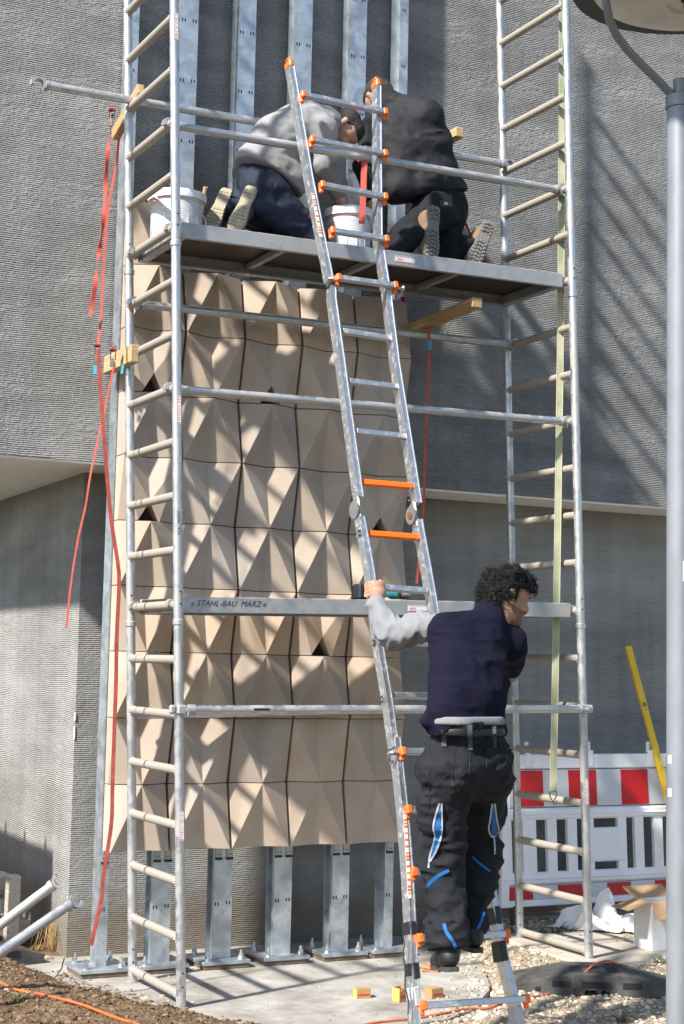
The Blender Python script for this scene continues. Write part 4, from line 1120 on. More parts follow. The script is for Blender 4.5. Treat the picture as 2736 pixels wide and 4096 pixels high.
# ------------------------------------------------------------------ buckets
def label_mat():
    m = bpy.data.materials.new('printed_label'); m.use_nodes = True
    nt = m.node_tree; n = nt.nodes; l = nt.links; b = n['Principled BSDF']; b.inputs['Roughness'].default_value = .4
    uv = n.new('ShaderNodeTexCoord'); mp = n.new('ShaderNodeMapping'); mp.inputs['Scale'].default_value = (30, 30, 110); l.new(uv.outputs['Object'], mp.inputs[0])
    t = n.new('ShaderNodeTexNoise'); t.inputs['Scale'].default_value = 1; t.inputs['Detail'].default_value = 1; l.new(mp.outputs[0], t.inputs[0])
    w = n.new('ShaderNodeTexWave'); w.bands_direction = 'Z'; w.inputs['Scale'].default_value = 32; l.new(uv.outputs['Object'], w.inputs[0])
    mm = n.new('ShaderNodeMath'); mm.operation = 'MULTIPLY'; l.new(w.outputs['Fac'], mm.inputs[0]); l.new(t.outputs['Fac'], mm.inputs[1])
    r = n.new('ShaderNodeValToRGB'); r.color_ramp.elements[0].color = (.80, .81, .83, 1); r.color_ramp.elements[1].color = (.40, .42, .47, 1)
    r.color_ramp.elements[0].position = .26; r.color_ramp.elements[1].position = .36; l.new(mm.outputs[0], r.inputs[0]); l.new(r.outputs[0], b.inputs['Base Color'])
    return m
m_label = label_mat(); m_bk = mat('bucket_white', (.80, .80, .79), .38)
def bucket(c, R, H, a0, label, ha):
    t = thing('bucket', c, label, 'bucket', 'white buckets on the upper platform')
    b = MB(); R0 = R*.86
    rad = lambda z: R0+(R-R0)*z/H
    b.lathe(c, [(0, .003), (R0-.006, 0), (R0, .004), (rad(H*.84), H*.84), (rad(H*.84)+.012, H*.845), (rad(H)+.013, H*.975), (rad(H)+.010, H), (rad(H)-.006, H), (rad(H*.5)-.006, H*.5), (R0-.008, .012), (0, .012)], 44)
    b.build('body', m_bk, t)
    b = MB(); vs_ = []; n = 30
    for k in range(n+1):
        a = a0+(k/n-.5)*4.4
        for z in (H*.05, H*.79): vs_.append(c+V(math.cos(a)*(rad(z)+.0012), math.sin(a)*(rad(z)+.0012), z))
    b.add(vs_, [(2*k, 2*k+2, 2*k+3, 2*k+1) for k in range(n)]); lo_ = b.build('label', m_label, t)
    b = MB(); rr = random.Random(int(a0*10))
    for k in range(9):                       # white gaps between the print columns, red line on top
        a = a0-1.9+k*.47; z = H*.42
        b.box(c+V(math.cos(a)*(rad(z)+.0018), math.sin(a)*(rad(z)+.0018), z), (.002, .010, H*.74), [V(math.cos(a), math.sin(a), 0), V(-math.sin(a), math.cos(a), 0), EZ])
    b.build('column_gap', m_bk, lo_, 0); tag(bpy.data.objects[-1] if False else lo_)
    b = MB(); vs_ = []
    for k in range(n+1):
        a = a0+(k/n-.5)*4.4
        for z in (H*.795, H*.806): vs_.append(c+V(math.cos(a)*(rad(z)+.0018), math.sin(a)*(rad(z)+.0018), z))
    b.add(vs_, [(2*k, 2*k+2, 2*k+3, 2*k+1) for k in range(n)]); b.build('red_line', m_red, lo_)
    e1 = V(math.cos(ha), math.sin(ha), 0); e2 = V(-math.sin(ha), math.cos(ha), 0); Rh = rad(H*.86)+.014
    b = MB(); pts_ = []
    for k in range(15):
        u = math.pi*k/14; pts_.append(c+e1*(math.cos(u)*Rh)+e2*(math.sin(u)*Rh*1.03)*.98+EZ*(H*.86-math.sin(u)*H*.62))
    b.tube(pts_, .0045, 8); b.build('handle', m_bk, t)
    for s_ in (-1, 1):
        b = MB(); b.tube([c+e1*s_*(Rh-.006)+EZ*H*.86, c+e1*s_*(Rh+.006)+EZ*H*.86], .012, 12); b.build('handle_lug', m_bk, t)
    return t
def deck_z(x, y): return S(0, 0, 14*PT)[2] + .045 + (x-S(0, 0, 14*PT)[0])*(DZR/L_S)
bc1 = ony(707, 850, .45); bc1 = V(bc1[0], .45, deck_z(bc1[0], .45))
camaz = math.atan2(CAMP[1]-bc1[1], CAMP[0]-bc1[0])
bucket(bc1, .155, .275, camaz, 'white bucket with printed label at the left end of the platform', camaz-.85)
bc2 = ony(1396, 900, .36); bc2 = V(bc2[0], .36, deck_z(bc2[0], .36))
bucket(bc2, .138, .30, camaz-.2, 'white bucket with printed label between the two kneeling workers', camaz+.85)
hb = ony(815, 790, .50); b = MB(); b.tube([hb-V(.02, -.0, .17), hb, ony(823, 748, .47)], .0125, 12, rr=[.011, .0125, .0135]); tag(b.build('tool_handle', m_wood), 'round wooden tool handle sticking out of the left bucket', 'tool handle')

# ------------------------------------------------------------------ cordless drill on the lower platform
dz7 = S(0, 0, 7*PT)[2]+.045
dc = ony(1560, 2385, .20)
zd = dz7+(dc[0]-S(0, 0, 7*PT)[0])*(DZR/L_S)
drill = thing('cordless_drill', V(dc[0], .2, zd), 'teal cordless drill lying on the lower platform behind the gripping hand', 'drill')
m_teal = mat('teal_plastic', (.02, .20, .22), .45); m_bpl = mat('drill_black', (.02, .02, .022), .5)
def dp_(px, py, Y=.2): return ony(px, py, Y)
gx = dp_(1445, 2385)[0]
b = MB(); b.box(V(gx, .20, zd+.045), (.075, .09, .088), bev=.010); bat = b.build('battery', m_bpl, drill)
b = MB(); b.box(V(gx+.012, .153, zd+.030), (.03, .004, .03)); b.box(V(gx+.008, .151, zd+.03), (.012, .003, .022), mi=1); b.build('battery_label', [m_lab, mat('blue_print', (.02, .12, .4), .5)], bat, 0)
b = MB(); b.tube([V(gx+.03, .2, zd+.042), V(gx+.10, .20, zd+.042), V(gx+.15, .2, zd+.045)], .021, 14, rr=[.022, .019, .024]); b.build('grip', m_bpl, drill)
hx = dp_(1590, 2385)[0]
b = MB(); b.tube([V(hx, .30, zd+.048), V(hx, .27, zd+.048), V(hx, .17, zd+.048), V(hx, .135, zd+.046)], .03, 18, rr=[.024, .034, .036, .028]); b.build('motor_body', m_teal, drill)
cx_ = dp_(1584, 2390)[0]+.015
b = MB(); b.tube([V(cx_, .145, zd+.045), V(cx_, .120, zd+.045)], .034, 18, rr=[.036, .034]); b.build('torque_ring', m_bpl, drill)
b = MB(); b.tube([V(cx_, .121, zd+.042), V(cx_, .095, zd+.042), V(cx_, .075, zd+.040)], .02, 16, rr=[.025, .021, .012]); b.build('chuck', m_steelg, drill)
print('drill', dc, zd, gx, hx)

# ------------------------------------------------------------------ things on the ground
def surf(x, y):
    if inside(np.array([[x, y]]), PAD)[0]: return max(G, float(gh(x, y)))
    if 2.43 < x < 5.6 and -.16 < y < .94: return .019
    return float(gh(x, y))
def gpt(px, py, lift=0.0):
    z = -.05
    for _ in range(12):
        p_ = onz(px, py, z+lift); z = .5*z+.5*surf(p_[0], p_[1])
    return V(p_[0], p_[1], surf(p_[0], p_[1])+lift)
def cr_spline(P_, n=6):
    Q = []
    for i in range(len(P_)-1):
        p0_, p1_, p2_, p3_ = P_[max(i-1, 0)], P_[i], P_[i+1], P_[min(i+2, len(P_)-1)]
        for k in range(n):
            t = k/n; Q.append(.5*((2*p1_)+(-p0_+p2_)*t+(2*p0_-5*p1_+4*p2_-p3_)*t*t+(-p0_+3*p1_-3*p2_+p3_)*t**3))
    Q.append(P_[-1]); return Q
m_cab = mat('orange_cable', (.72, .13, .03), .5, var=.1, vscale=30)
m_cab2 = mat('dusty_orange_cable', (.55, .13, .05), .7, var=.25, vscale=30)
pl = [gpt(x, y, .010) for x, y in ((-260, 3850), (-120, 3900), (0, 3931), (64, 3953), (159, 3976), (255, 3998), (332, 4020), (415, 4052), (485, 4078), (555, 4100), (700, 4170))]
b = MB(); b.tube(cr_spline(pl), .0065, 8); tag(b.build('extension_cable', m_cab), 'bright orange cable snaking over the brown soil heap', 'cable')
fh = .125
ft = [gpt(2102, 3993, .008), gpt(2220, 3972, .009), gpt(2284, 3945, .02)]
tp = [onz(2326, 3905, surf(*gpt(2326, 3950)[:2])+.09), onz(2364, 3868, fz+.116), onz(2396, 3850, fz+.119), onz(2433, 3844, fz+.119), onz(2476, 3857, fz+.117)]
rt = [gpt(1420, 4110, .007), gpt(1500, 4090, .007), gpt(1691, 4068, .007), gpt(1870, 4049, .010), gpt(1959, 4030, .010), gpt(2030, 4005, .010)]
b = MB(); b.tube(cr_spline(rt+ft+tp), .0062, 8); tag(b.build('extension_cable', m_cab2), 'dusty orange cable crossing the gravel and the rubber barrier foot', 'cable')

# small cardboard screw boxes
m_card = mat('cardboard', (.42, .25, .11), .85, var=.12, vscale=30); m_cardy = mat('yellow_print', (.62, .58, .10), .7); m_cardr = mat('red_print', (.45, .06, .03), .7)
def carton(px, py, sx, sy, sz, rot, label, side=None, stripe=True, open_=False, tilt=0.0):
    c = gpt(px, py); a = V(math.cos(rot), math.sin(rot), 0); n_ = V(-math.sin(rot), math.cos(rot), 0)
    up = nrm(EZ+a*tilt); a = nrm(a-up*(a@up)); n_ = np.cross(up, a)
    t = thing('screw_box', c, label, 'small box', 'empty screw boxes on the pad')
    b = MB(); th = .003; cc = c+up*(sz/2+.001)
    for s_ in (-1, 1): b.box(cc+a*s_*(sx/2-th/2), (th, sy, sz), [a, n_, up])
    for s_ in (-1, 1): b.box(cc+n_*s_*(sy/2-th/2), (sx-2*th, th, sz), [a, n_, up])
    b.box(c+up*(th/2+.001), (sx-2*th, sy-2*th, th), [a, n_, up])
    if not open_: b.box(cc+up*(sz/2-th/2), (sx-2*th, sy-2*th, th), [a, n_, up])
    b.build('carton', m_card, t, 0)
    if side is not None:
        b = MB(); b.box(cc-a*(sx/2+.0006), (.001, sy*.94, sz*.94), [a, n_, up]); b.build('label', side, t, 0)
    if stripe:
        b = MB(); b.box(cc-n_*(sy/2+.0006)-up*sz*.12, (sx*.8, .001, sz*.22), [a, n_, up]); b.build('print', m_cardr, t, 0)
    if open_:
        b = MB(); b.box(cc+up*(sz/2)-n_*(sy/2+.022), (sx*.9, .045, .003), [a, nrm(n_-up*.7), nrm(up+n_*.7)]); b.build('flap', m_card, t, 0)
    return t
carton(1448, 3990, .080, .055, .048, -.15, 'small brown screw box with yellow end on the pad', side=m_cardy)
carton(1600, 4005, .062, .055, .072, .25, 'open brown screw box standing upright beside the ladder foot', side=m_cardy, open_=True)
carton(1735, 3990, .082, .06, .052, .2, 'brown screw box with red print right of the ladder stile', side=None)
carton(1718, 3885, .095, .06, .035, -.6, 'flattened brown screw box under the descending worker', side=None, tilt=.15)

# ---- timber pile, tubes and clutter on the left
tb = onz(40, 3740, -.02)
for k, (dx, zz0, ln) in enumerate(((0.0, .0, .64), (-.03, .135, .58), (-.02, .27, .56))):
    A = V(-.86+dx, 2.06+.02*k, zz0); beam('timber_plank', A+V(0, 0, .05), A+V(ln, .02, .05), .24, .085, m_woodg, ['lowest grey plank of the stack left of the wall corner', 'middle grey plank of the stack left of the wall corner', 'top grey plank of the stack left of the wall corner'][k], cat='plank', group='stacked grey planks')
A = onz(38, 3790, -.03); A = ony(30, 3700, 1.98)*V(1, 0, 0)+V(0, 1.90, -.06)
beam('timber_plank', A, A+V(.0, .0, .44), .11, .07, m_woodg, 'upright grey plank standing beside the plank stack', up=(1, 0, 0), cat='plank', group='stacked grey planks')
for (x1, y1, x2, y2, lab) in ((205, 3545, -330, 3950, 'upper aluminium tube with claw end left of the steel posts'), (272, 3622, -330, 4040, 'lower aluminium tube with claw end left of the steel posts')):
    P1_ = at_d(x1, y1, 7.45); P2_ = gpt(x2, y2, .03)
    t = thing('loose_tube', P2_, lab, 'tube', 'spare scaffold tubes')
    b = MB(); b.tube([P2_, P1_], .0238, 20); tb_ = b.build('tube', m_alu2, t)
    d = nrm(P1_-P2_); b = MB(); b.tube([P1_-d*.01, P1_+d*.012], .029, 16)
    # open claw at the tube end
    side = nrm(np.cross(d, CF)); e2 = np.cross(side, d); n = 10; ins = []; out = []
    cpt = P1_+d*.050
    for k in range(n+1):
        a_ = -.75*math.pi+1.25*math.pi*k/n
        q = d*(-math.cos(a_)) + side*math.sin(a_); ins.append(cpt+q*.024); out.append(cpt+q*.038)
    poly = ins+out[::-1]; m_ = len(poly); vs_ = [q-e2*.018 for q in poly]+[q+e2*.018 for q in poly]; fs_ = []
    for k in range(n): fs_ += [(k, k+1, m_-2-k, m_-1-k), (m_+k, m_+m_-1-k, m_+m_-2-k, m_+k+1)]
    for k in range(m_): fs_.append((k, (k+1) % m_, m_+(k+1) % m_, m_+k))
    b.add(vs_, fs_); b.build('claw', m_alu2, t)
rd = gpt(95, 3757); b = MB(); b.box(rd+V(-.03, .05, .02), (.16, .05, .03), [nrm((1, .1, .08)), nrm((-.1, 1, 0)), nrm((-.08, 0, 1))], bev=.01); tag(b.build('red_scrap', mat('red_plastic', (.40, .02, .02), .5)), 'small red plastic scrap on the ground behind the rubber foot', 'scrap')

# ---- stones
m_stone = [mat('stone_a', (.40, .345, .26), .95, var=.2, vscale=14, bump=.5, bscale=40), mat('stone_b', (.50, .44, .35), .95, var=.2, vscale=14, bump=.5, bscale=40), mat('stone_c', (.30, .25, .19), .95, var=.2, vscale=14, bump=.5, bscale=40)]
def rock_mesh(seed):
    bm = bmesh.new(); bmesh.ops.create_icosphere(bm, subdivisions=2, radius=1.0); r = random.Random(seed)
    off = Vector((r.random()*50, r.random()*50, r.random()*50)); sc = (1.0, .55+.35*r.random(), .40+.25*r.random())
    for v in bm.verts:
        k = 1+.42*mnoise.noise(v.co*1.1+off)+.14*mnoise.noise(v.co*3+off); v.co = Vector((v.co.x*sc[0], v.co.y*sc[1], v.co.z*sc[2]))*k
    me_ = bpy.data.meshes.new('stone'); bm.to_mesh(me_); bm.free()
    me_.polygons.foreach_set('use_smooth', [True]*len(me_.polygons)); me_.set_sharp_from_angle(angle=math.radians(40)); return me_
rocks = [rock_mesh(s_) for s_ in range(9)]
spots = [(585, 4005, 58, 'pale flat stone left of the front upright foot'), (665, 4040, 62, 'pale stone in the soil just left of the front foot'), (560, 3985, 34, 'rounded stone in the soil'), (520, 3965, 30, 'rounded stone in the soil'), (770, 4013, 24, 'small stone touching the front upright foot'), (500, 4000, 26, 'rounded stone in the soil'), (650, 3985, 28, 'rounded stone in the soil'), (455, 3990, 24, 'rounded stone in the soil'), (390, 3950, 36, 'brown stone against the pad edge'), (195, 3835, 40, 'pale stone at the foot of the wall corner'), (245, 3795, 60, 'tall pale stone chunk under the dry grass'),
         (1930, 4075, 70, 'large pale stone beside the ladder foot'), (1830, 4085, 40, 'pale stone in the gravel'), (2350, 4000, 62, 'pale stone in front of the rubber foot'), (2250, 4010, 30, 'pale stone in the gravel'), (2480, 4020, 34, 'pale stone in the gravel'), (2010, 3990, 30, 'pale stone in the gravel'), (1960, 3965, 30, 'pale stone in the gravel'), (2150, 3840, 34, 'pale stone in the gravel'), (2080, 3900, 24, 'pale stone in the gravel'), (2120, 4050, 26, 'pale stone in the gravel'), (2600, 4010, 30, 'pale stone in the gravel'), (30, 3960, 30, 'rounded stone in the soil'), (110, 3925, 20, 'rounded stone in the soil'), (350, 4060, 22, 'rounded stone in the soil')]
for i, (px, py, w, lab) in enumerate(spots):
    p_ = gpt(px, py); D_ = (p_-CAMP)@CF; s_ = w/FL*D_*.55
    o = meshobj('stone', rocks[i % 9].copy()); o.data.materials.append(m_stone[i % 3 if px < 1500 else i % 2])
    o.location = tuple(p_+V(0, 0, s_*.12)); o.scale = (s_, s_, s_*(1.5 if 'tall' in lab else .9)); o.rotation_euler = (rnd.random()*.4, rnd.random()*.4, rnd.random()*6)
    tag(o, lab, 'stone', 'stones' if lab.startswith(('rounded', 'pale stone in the gravel')) else None)
# gravel and crumbs: one mass each
def crumbs(name, n, fn, smin, smax, mats, seed):
    rs = np.random.RandomState(seed); t = (1+5**.5)/2
    base = np.array([(-1, t, 0), (1, t, 0), (-1, -t, 0), (1, -t, 0), (0, -1, t), (0, 1, t), (0, -1, -t), (0, 1, -t), (t, 0, -1), (t, 0, 1), (-t, 0, -1), (-t, 0, 1)])/1.9
    tri = np.array([(0, 11, 5), (0, 5, 1), (0, 1, 7), (0, 7, 10), (0, 10, 11), (1, 5, 9), (5, 11, 4), (11, 10, 2), (10, 7, 6), (7, 1, 8), (3, 9, 4), (3, 4, 2), (3, 2, 6), (3, 6, 8), (3, 8, 9), (4, 9, 5), (2, 4, 11), (6, 2, 10), (8, 6, 7), (9, 8, 1)])
    pts_ = fn(rs, n); n = len(pts_)
    s_ = smin+(smax-smin)*rs.rand(n)**3
    ang = rs.rand(n)*6.28; ca, sa = np.cos(ang), np.sin(ang)
    vv = base[None]*(1+.35*(rs.rand(n, 12, 1)-.5)*2)*np.stack([np.ones(n), .55+.4*rs.rand(n), .45+.4*rs.rand(n)], -1)[:, None, :]*s_[:, None, None]
    X = vv[..., 0]*ca[:, None]-vv[..., 1]*sa[:, None]; Y = vv[..., 0]*sa[:, None]+vv[..., 1]*ca[:, None]
    out = np.stack([X, Y, vv[..., 2]], -1)+pts_[:, None, :]
    me_ = bpy.data.meshes.new(name); nv = n*12
    me_.from_pydata(out.reshape(-1, 3).tolist(), [], (tri[None]+np.arange(n)[:, None, None]*12).reshape(-1, 3).tolist())
    for m in mats: me_.materials.append(m)
    me_.polygons.foreach_set('material_index', np.repeat(rs.randint(0, len(mats), n), 20).astype(np.int32))
    o = bpy.data.objects.new(name, me_); col.objects.link(o); return o
def zsurf(x, y):
    z = gh(x, y); P = np.stack([x, y], -1); z = np.where(inside(P, PAD), np.maximum(z, G), z)
    return z
def fn_grav(rs, n):
    x = 1.0+3.3*rs.rand(n); y = -2.2+3.6*rs.rand(n); P = np.stack([x, y], -1); d = pad_sd(P)
    keep = (d > -.10-.15*rs.rand(n)*(rs.rand(n) < .3)) & ~((x > 2.44) & (y > -.15) & (y < .95) & (rs.rand(n) < .985)) & (y < 1.25)
    x, y = x[keep], y[keep]; return np.stack([x, y, zsurf(x, y)+.002], -1)
tag(crumbs('gravel', 15000, fn_grav, .004, .020, [m_stone[0], m_stone[1], mat('stone_d', (.58, .52, .42), .95), m_stone[2]], 5), 'loose beige gravel beside the pad', 'gravel', kind='stuff')
m_clod = mat('soil_clod', (.12, .075, .042), 1.0, var=.3, vscale=20); m_clod2 = mat('soil_clod_pale', (.21, .145, .09), 1.0, var=.3, vscale=20)
def fn_soil(rs, n):
    y = -1.3+2.9*rs.rand(n); x = -1.6+2.1*rs.rand(n); ld = left_d(x, y); keep = (ld > -.10*rs.rand(n)**2) & (y < 1.35)
    x, y = x[keep], y[keep]; return np.stack([x, y, zsurf(x, y)+.001], -1)
tag(crumbs('soil_crumbs', 9000, fn_soil, .003, .017, [m_clod, m_clod, m_clod2, m_clod, m_clod2], 6), 'loose soil crumbs and pebbles on the heap', 'soil', kind='stuff')
def fn_pad(rs, n):
    x = -.4+2.6*rs.rand(n); y = -.7+2.2*rs.rand(n); P = np.stack([x, y], -1); keep = (pad_sd(P) < -.02) & (rs.rand(n) < .12+.88*np.clip(.5-pad_sd(P)*-1.6, 0, 1)**2 + .5*np.clip(-(x-.2)*1.5, 0, 1))
    x, y = x[keep], y[keep]; return np.stack([x, y, zsurf(x, y)+.001], -1)
tag(crumbs('grit', 3200, fn_pad, .002, .009, [m_stone[0], m_clod2, m_stone[1]], 8), 'fine grit scattered over the concrete pad', 'grit', kind='stuff')
# ---- dry and green grass
def tuft(name, c, n, h, spread, m, label, seed, droop=.5):
    rs = random.Random(seed); b = MB()
    for k in range(n):
        a = rs.random()*6.28; r = rs.random()**.6*spread; p_ = c+V(math.cos(a)*r*.35, math.sin(a)*r*.35, -.01); hh = h*(.5+.6*rs.random())
        d = V(math.cos(a), math.sin(a), 0)*spread*(.5+rs.random()); w = .0022+.002*rs.random(); q = V(-math.sin(a), math.cos(a), 0)
        pts_ = [p_, p_+d*.35+V(0, 0, hh*.62), p_+d*.8+V(0, 0, hh*(1-.1*droop)), p_+d*1.15+V(0, 0, hh*(1-droop))]
        vs_ = []
        for i, pp_ in enumerate(pts_):
            ww = w*(1-.3*i); vs_ += [pp_-q*ww, pp_+q*ww]
        b.add(vs_, [(0, 1, 3, 2), (2, 3, 5, 4), (4, 5, 7, 6)])
    o = b.build(name, m, None, 0, fixn=False); return tag(o, label, 'grass', kind='stuff')
m_dry = mat('dry_grass', (.40, .27, .11), .9, var=.3, vscale=30); m_grn = mat('green_grass', (.07, .10, .025), .9, var=.3, vscale=30)
tuft('dry_grass', gpt(215, 3800)+V(0, .02, 0), 90, .20, .10, m_dry, 'dry straw-coloured grass clump at the wall corner', 3, .75)
for i, (px, py) in enumerate(((20, 3860), (120, 3840), (70, 4010), (150, 3800), (2060, 3735), (2110, 3738), (2170, 3735), (2220, 3732), (2640, 3850), (2700, 3852), (2280, 3728), (2480, 4085))):
    tuft('grass_tuft', gpt(px, py), 34, .05, .05, m_grn if i != 3 else m_dry, 'low green weeds at the edge of the paving and soil', 10+i)
b = MB(); b.tube(cr_spline([gpt(210, 3925, .02), gpt(235, 3890, .03), onz(247, 3872, -.0), onz(252, 3850, .05), onz(258, 3832, .09)]), .004, 6); tag(b.build('twig', mat('twig_bark', (.17, .11, .07), .9)), 'thin curved root sticking out of the soil by the base plate', 'twig')

# ---- white box and plastic sheet by the barrier
m_wbox = mat('white_card', (.74, .73, .71), .7, var=.05, vscale=12); m_brc = mat('brown_card', (.45, .29, .155), .85, var=.1, vscale=20)
bc = gpt(2608, 3805); t = thing('cardboard_box', bc, 'tall white cardboard box with open brown flap on the paving', 'cardboard box')
rot = .02; a = V(math.cos(rot), math.sin(rot), 0); n_ = V(-math.sin(rot), math.cos(rot), 0); sx, sy, sz = .30, .17, .29; th = .004
cc = bc+a*(sx*.5)+n_*(sy*.5)+EZ*(sz/2)
for s_ in (-1, 1):
    b = MB(); b.box(cc+a*s_*(sx/2), (th, sy, sz), [a, n_, EZ]); b.build('side', m_wbox, t, 0)
    b = MB(); b.box(cc+n_*s_*(sy/2), (sx-th, th, sz), [a, n_, EZ]); b.build('side', m_wbox, t, 0)
b = MB(); b.box(cc-EZ*(sz/2-.003), (sx-th, sy-th, th), [a, n_, EZ]); b.build('bottom', m_brc, t, 0)
def flap(p0_, p1_, out, m):
    b = MB(); b.prism([p0_, p1_, p1_+out*1.0+(p1_-p0_)*.04, p0_+out], np.cross(nrm(p1_-p0_), nrm(out))*.004); b.build('flap', m, t, 0)
tc_ = lambda sa, sn: cc+a*(sa*sx/2)+n_*(sn*sy/2)+EZ*(sz/2+.002)
flap(tc_(-1, 1), tc_(-1, -1), -a*.20-n_*.02+EZ*-.035, m_brc)
flap(tc_(1, 1), tc_(-1, 1), n_*.10+EZ*.06, m_brc)
flap(tc_(-1, -1), tc_(1, -1), -n_*.05+EZ*-.10, m_brc)
flap(tc_(1, -1), tc_(1, 1), a*.12+EZ*.06, m_brc)
# crumpled white sheet
nu, nv = 46, 26; P0_ = gpt(2262, 3722); P1_ = gpt(2560, 3735); du = P1_-P0_; dv = V(-.10, .26, 0)
vs_ = []
for j in range(nv):
    for i in range(nu):
        u, v = i/(nu-1), j/(nv-1); p_ = P0_+du*u+dv*(v-.35)
        nzv = mnoise.noise(Vector((u*5, v*3.2, 1.7)))*.5+mnoise.noise(Vector((u*11, v*7, 4.7)))*.25+.12*abs(mnoise.noise(Vector((u*22, v*15, 9))))
        env = min(1, 6*u*(1-u)+.15)*min(1, 5*v*(1-v)+.1)
        hgt = env*(.07+.10*nzv) + .20*math.exp(-((u-.62)/.075)**2-((v-.55)/.25)**2) + .10*math.exp(-((u-.30)/.09)**2-((v-.5)/.3)**2)+.06*math.exp(-((u-.9)/.08)**2-((v-.5)/.3)**2)
        q = p_+V(.05*mnoise.noise(Vector((u*7, v*6, 20))), .06*mnoise.noise(Vector((u*7, v*6, 30))), 0)
        vs_.append(V(q[0], q[1], surf(q[0], q[1])+.006+max(0, hgt)))
b = MB(); b.add(vs_, [(j*nu+i, j*nu+i+1, (j+1)*nu+i+1, (j+1)*nu+i) for j in range(nv-1) for i in range(nu-1)])
o = b.build('packing_sheet', mat('white_foam_sheet', (.78, .79, .81), .6, spec=.3), None, 30, fixn=False); md = o.modifiers.new('Solidify', 'SOLIDIFY'); md.thickness = .0015
tag(o, 'crumpled white packing sheet lying on the paving by the barrier', 'packing sheet')

# ------------------------------------------------------------------ people (implicit surfaces meshed by surface nets)
_l3 = np.random.RandomState(11).rand(32, 32, 32).astype(np.float32)
def vn3(P):
    i = np.floor(P).astype(np.int32); f = (P-i).astype(np.float32); f = f*f*(3-2*f); i &= 31; j = (i+1) & 31
    x0, y0, z0 = i[..., 0], i[..., 1], i[..., 2]; x1, y1, z1 = j[..., 0], j[..., 1], j[..., 2]; fx, fy, fz = f[..., 0], f[..., 1], f[..., 2]
    a = _l3[x0, y0, z0]*(1-fx)+_l3[x1, y0, z0]*fx; b_ = _l3[x0, y1, z0]*(1-fx)+_l3[x1, y1, z0]*fx
    c = _l3[x0, y0, z1]*(1-fx)+_l3[x1, y0, z1]*fx; d = _l3[x0, y1, z1]*(1-fx)+_l3[x1, y1, z1]*fx
    return (a*(1-fy)+b_*fy)*(1-fz)+(c*(1-fy)+d*fy)*fz
def prim_d(P, pr):
    a, b_, ra, rb = pr[:4]; a = np.asarray(a, np.float32); ba = np.asarray(b_, np.float32)-a; L2 = float(ba@ba)+1e-9
    q = P-a; h = np.clip((q@ba)/L2, 0, 1); o = q-h[..., None]*ba
    r = ra+(rb-ra)*h
    if len(pr) > 4 and pr[4] is not None:
        w = nrm(pr[4]).astype(np.float32); k = pr[5]; o = o+w*((o@w)*(1/k-1))[..., None]
    return np.sqrt((o*o).sum(-1))-r
def smin(a, b_, k):
    h = np.clip(k-np.abs(a-b_), 0, None)/k; return np.minimum(a, b_)-h*h*k*.25
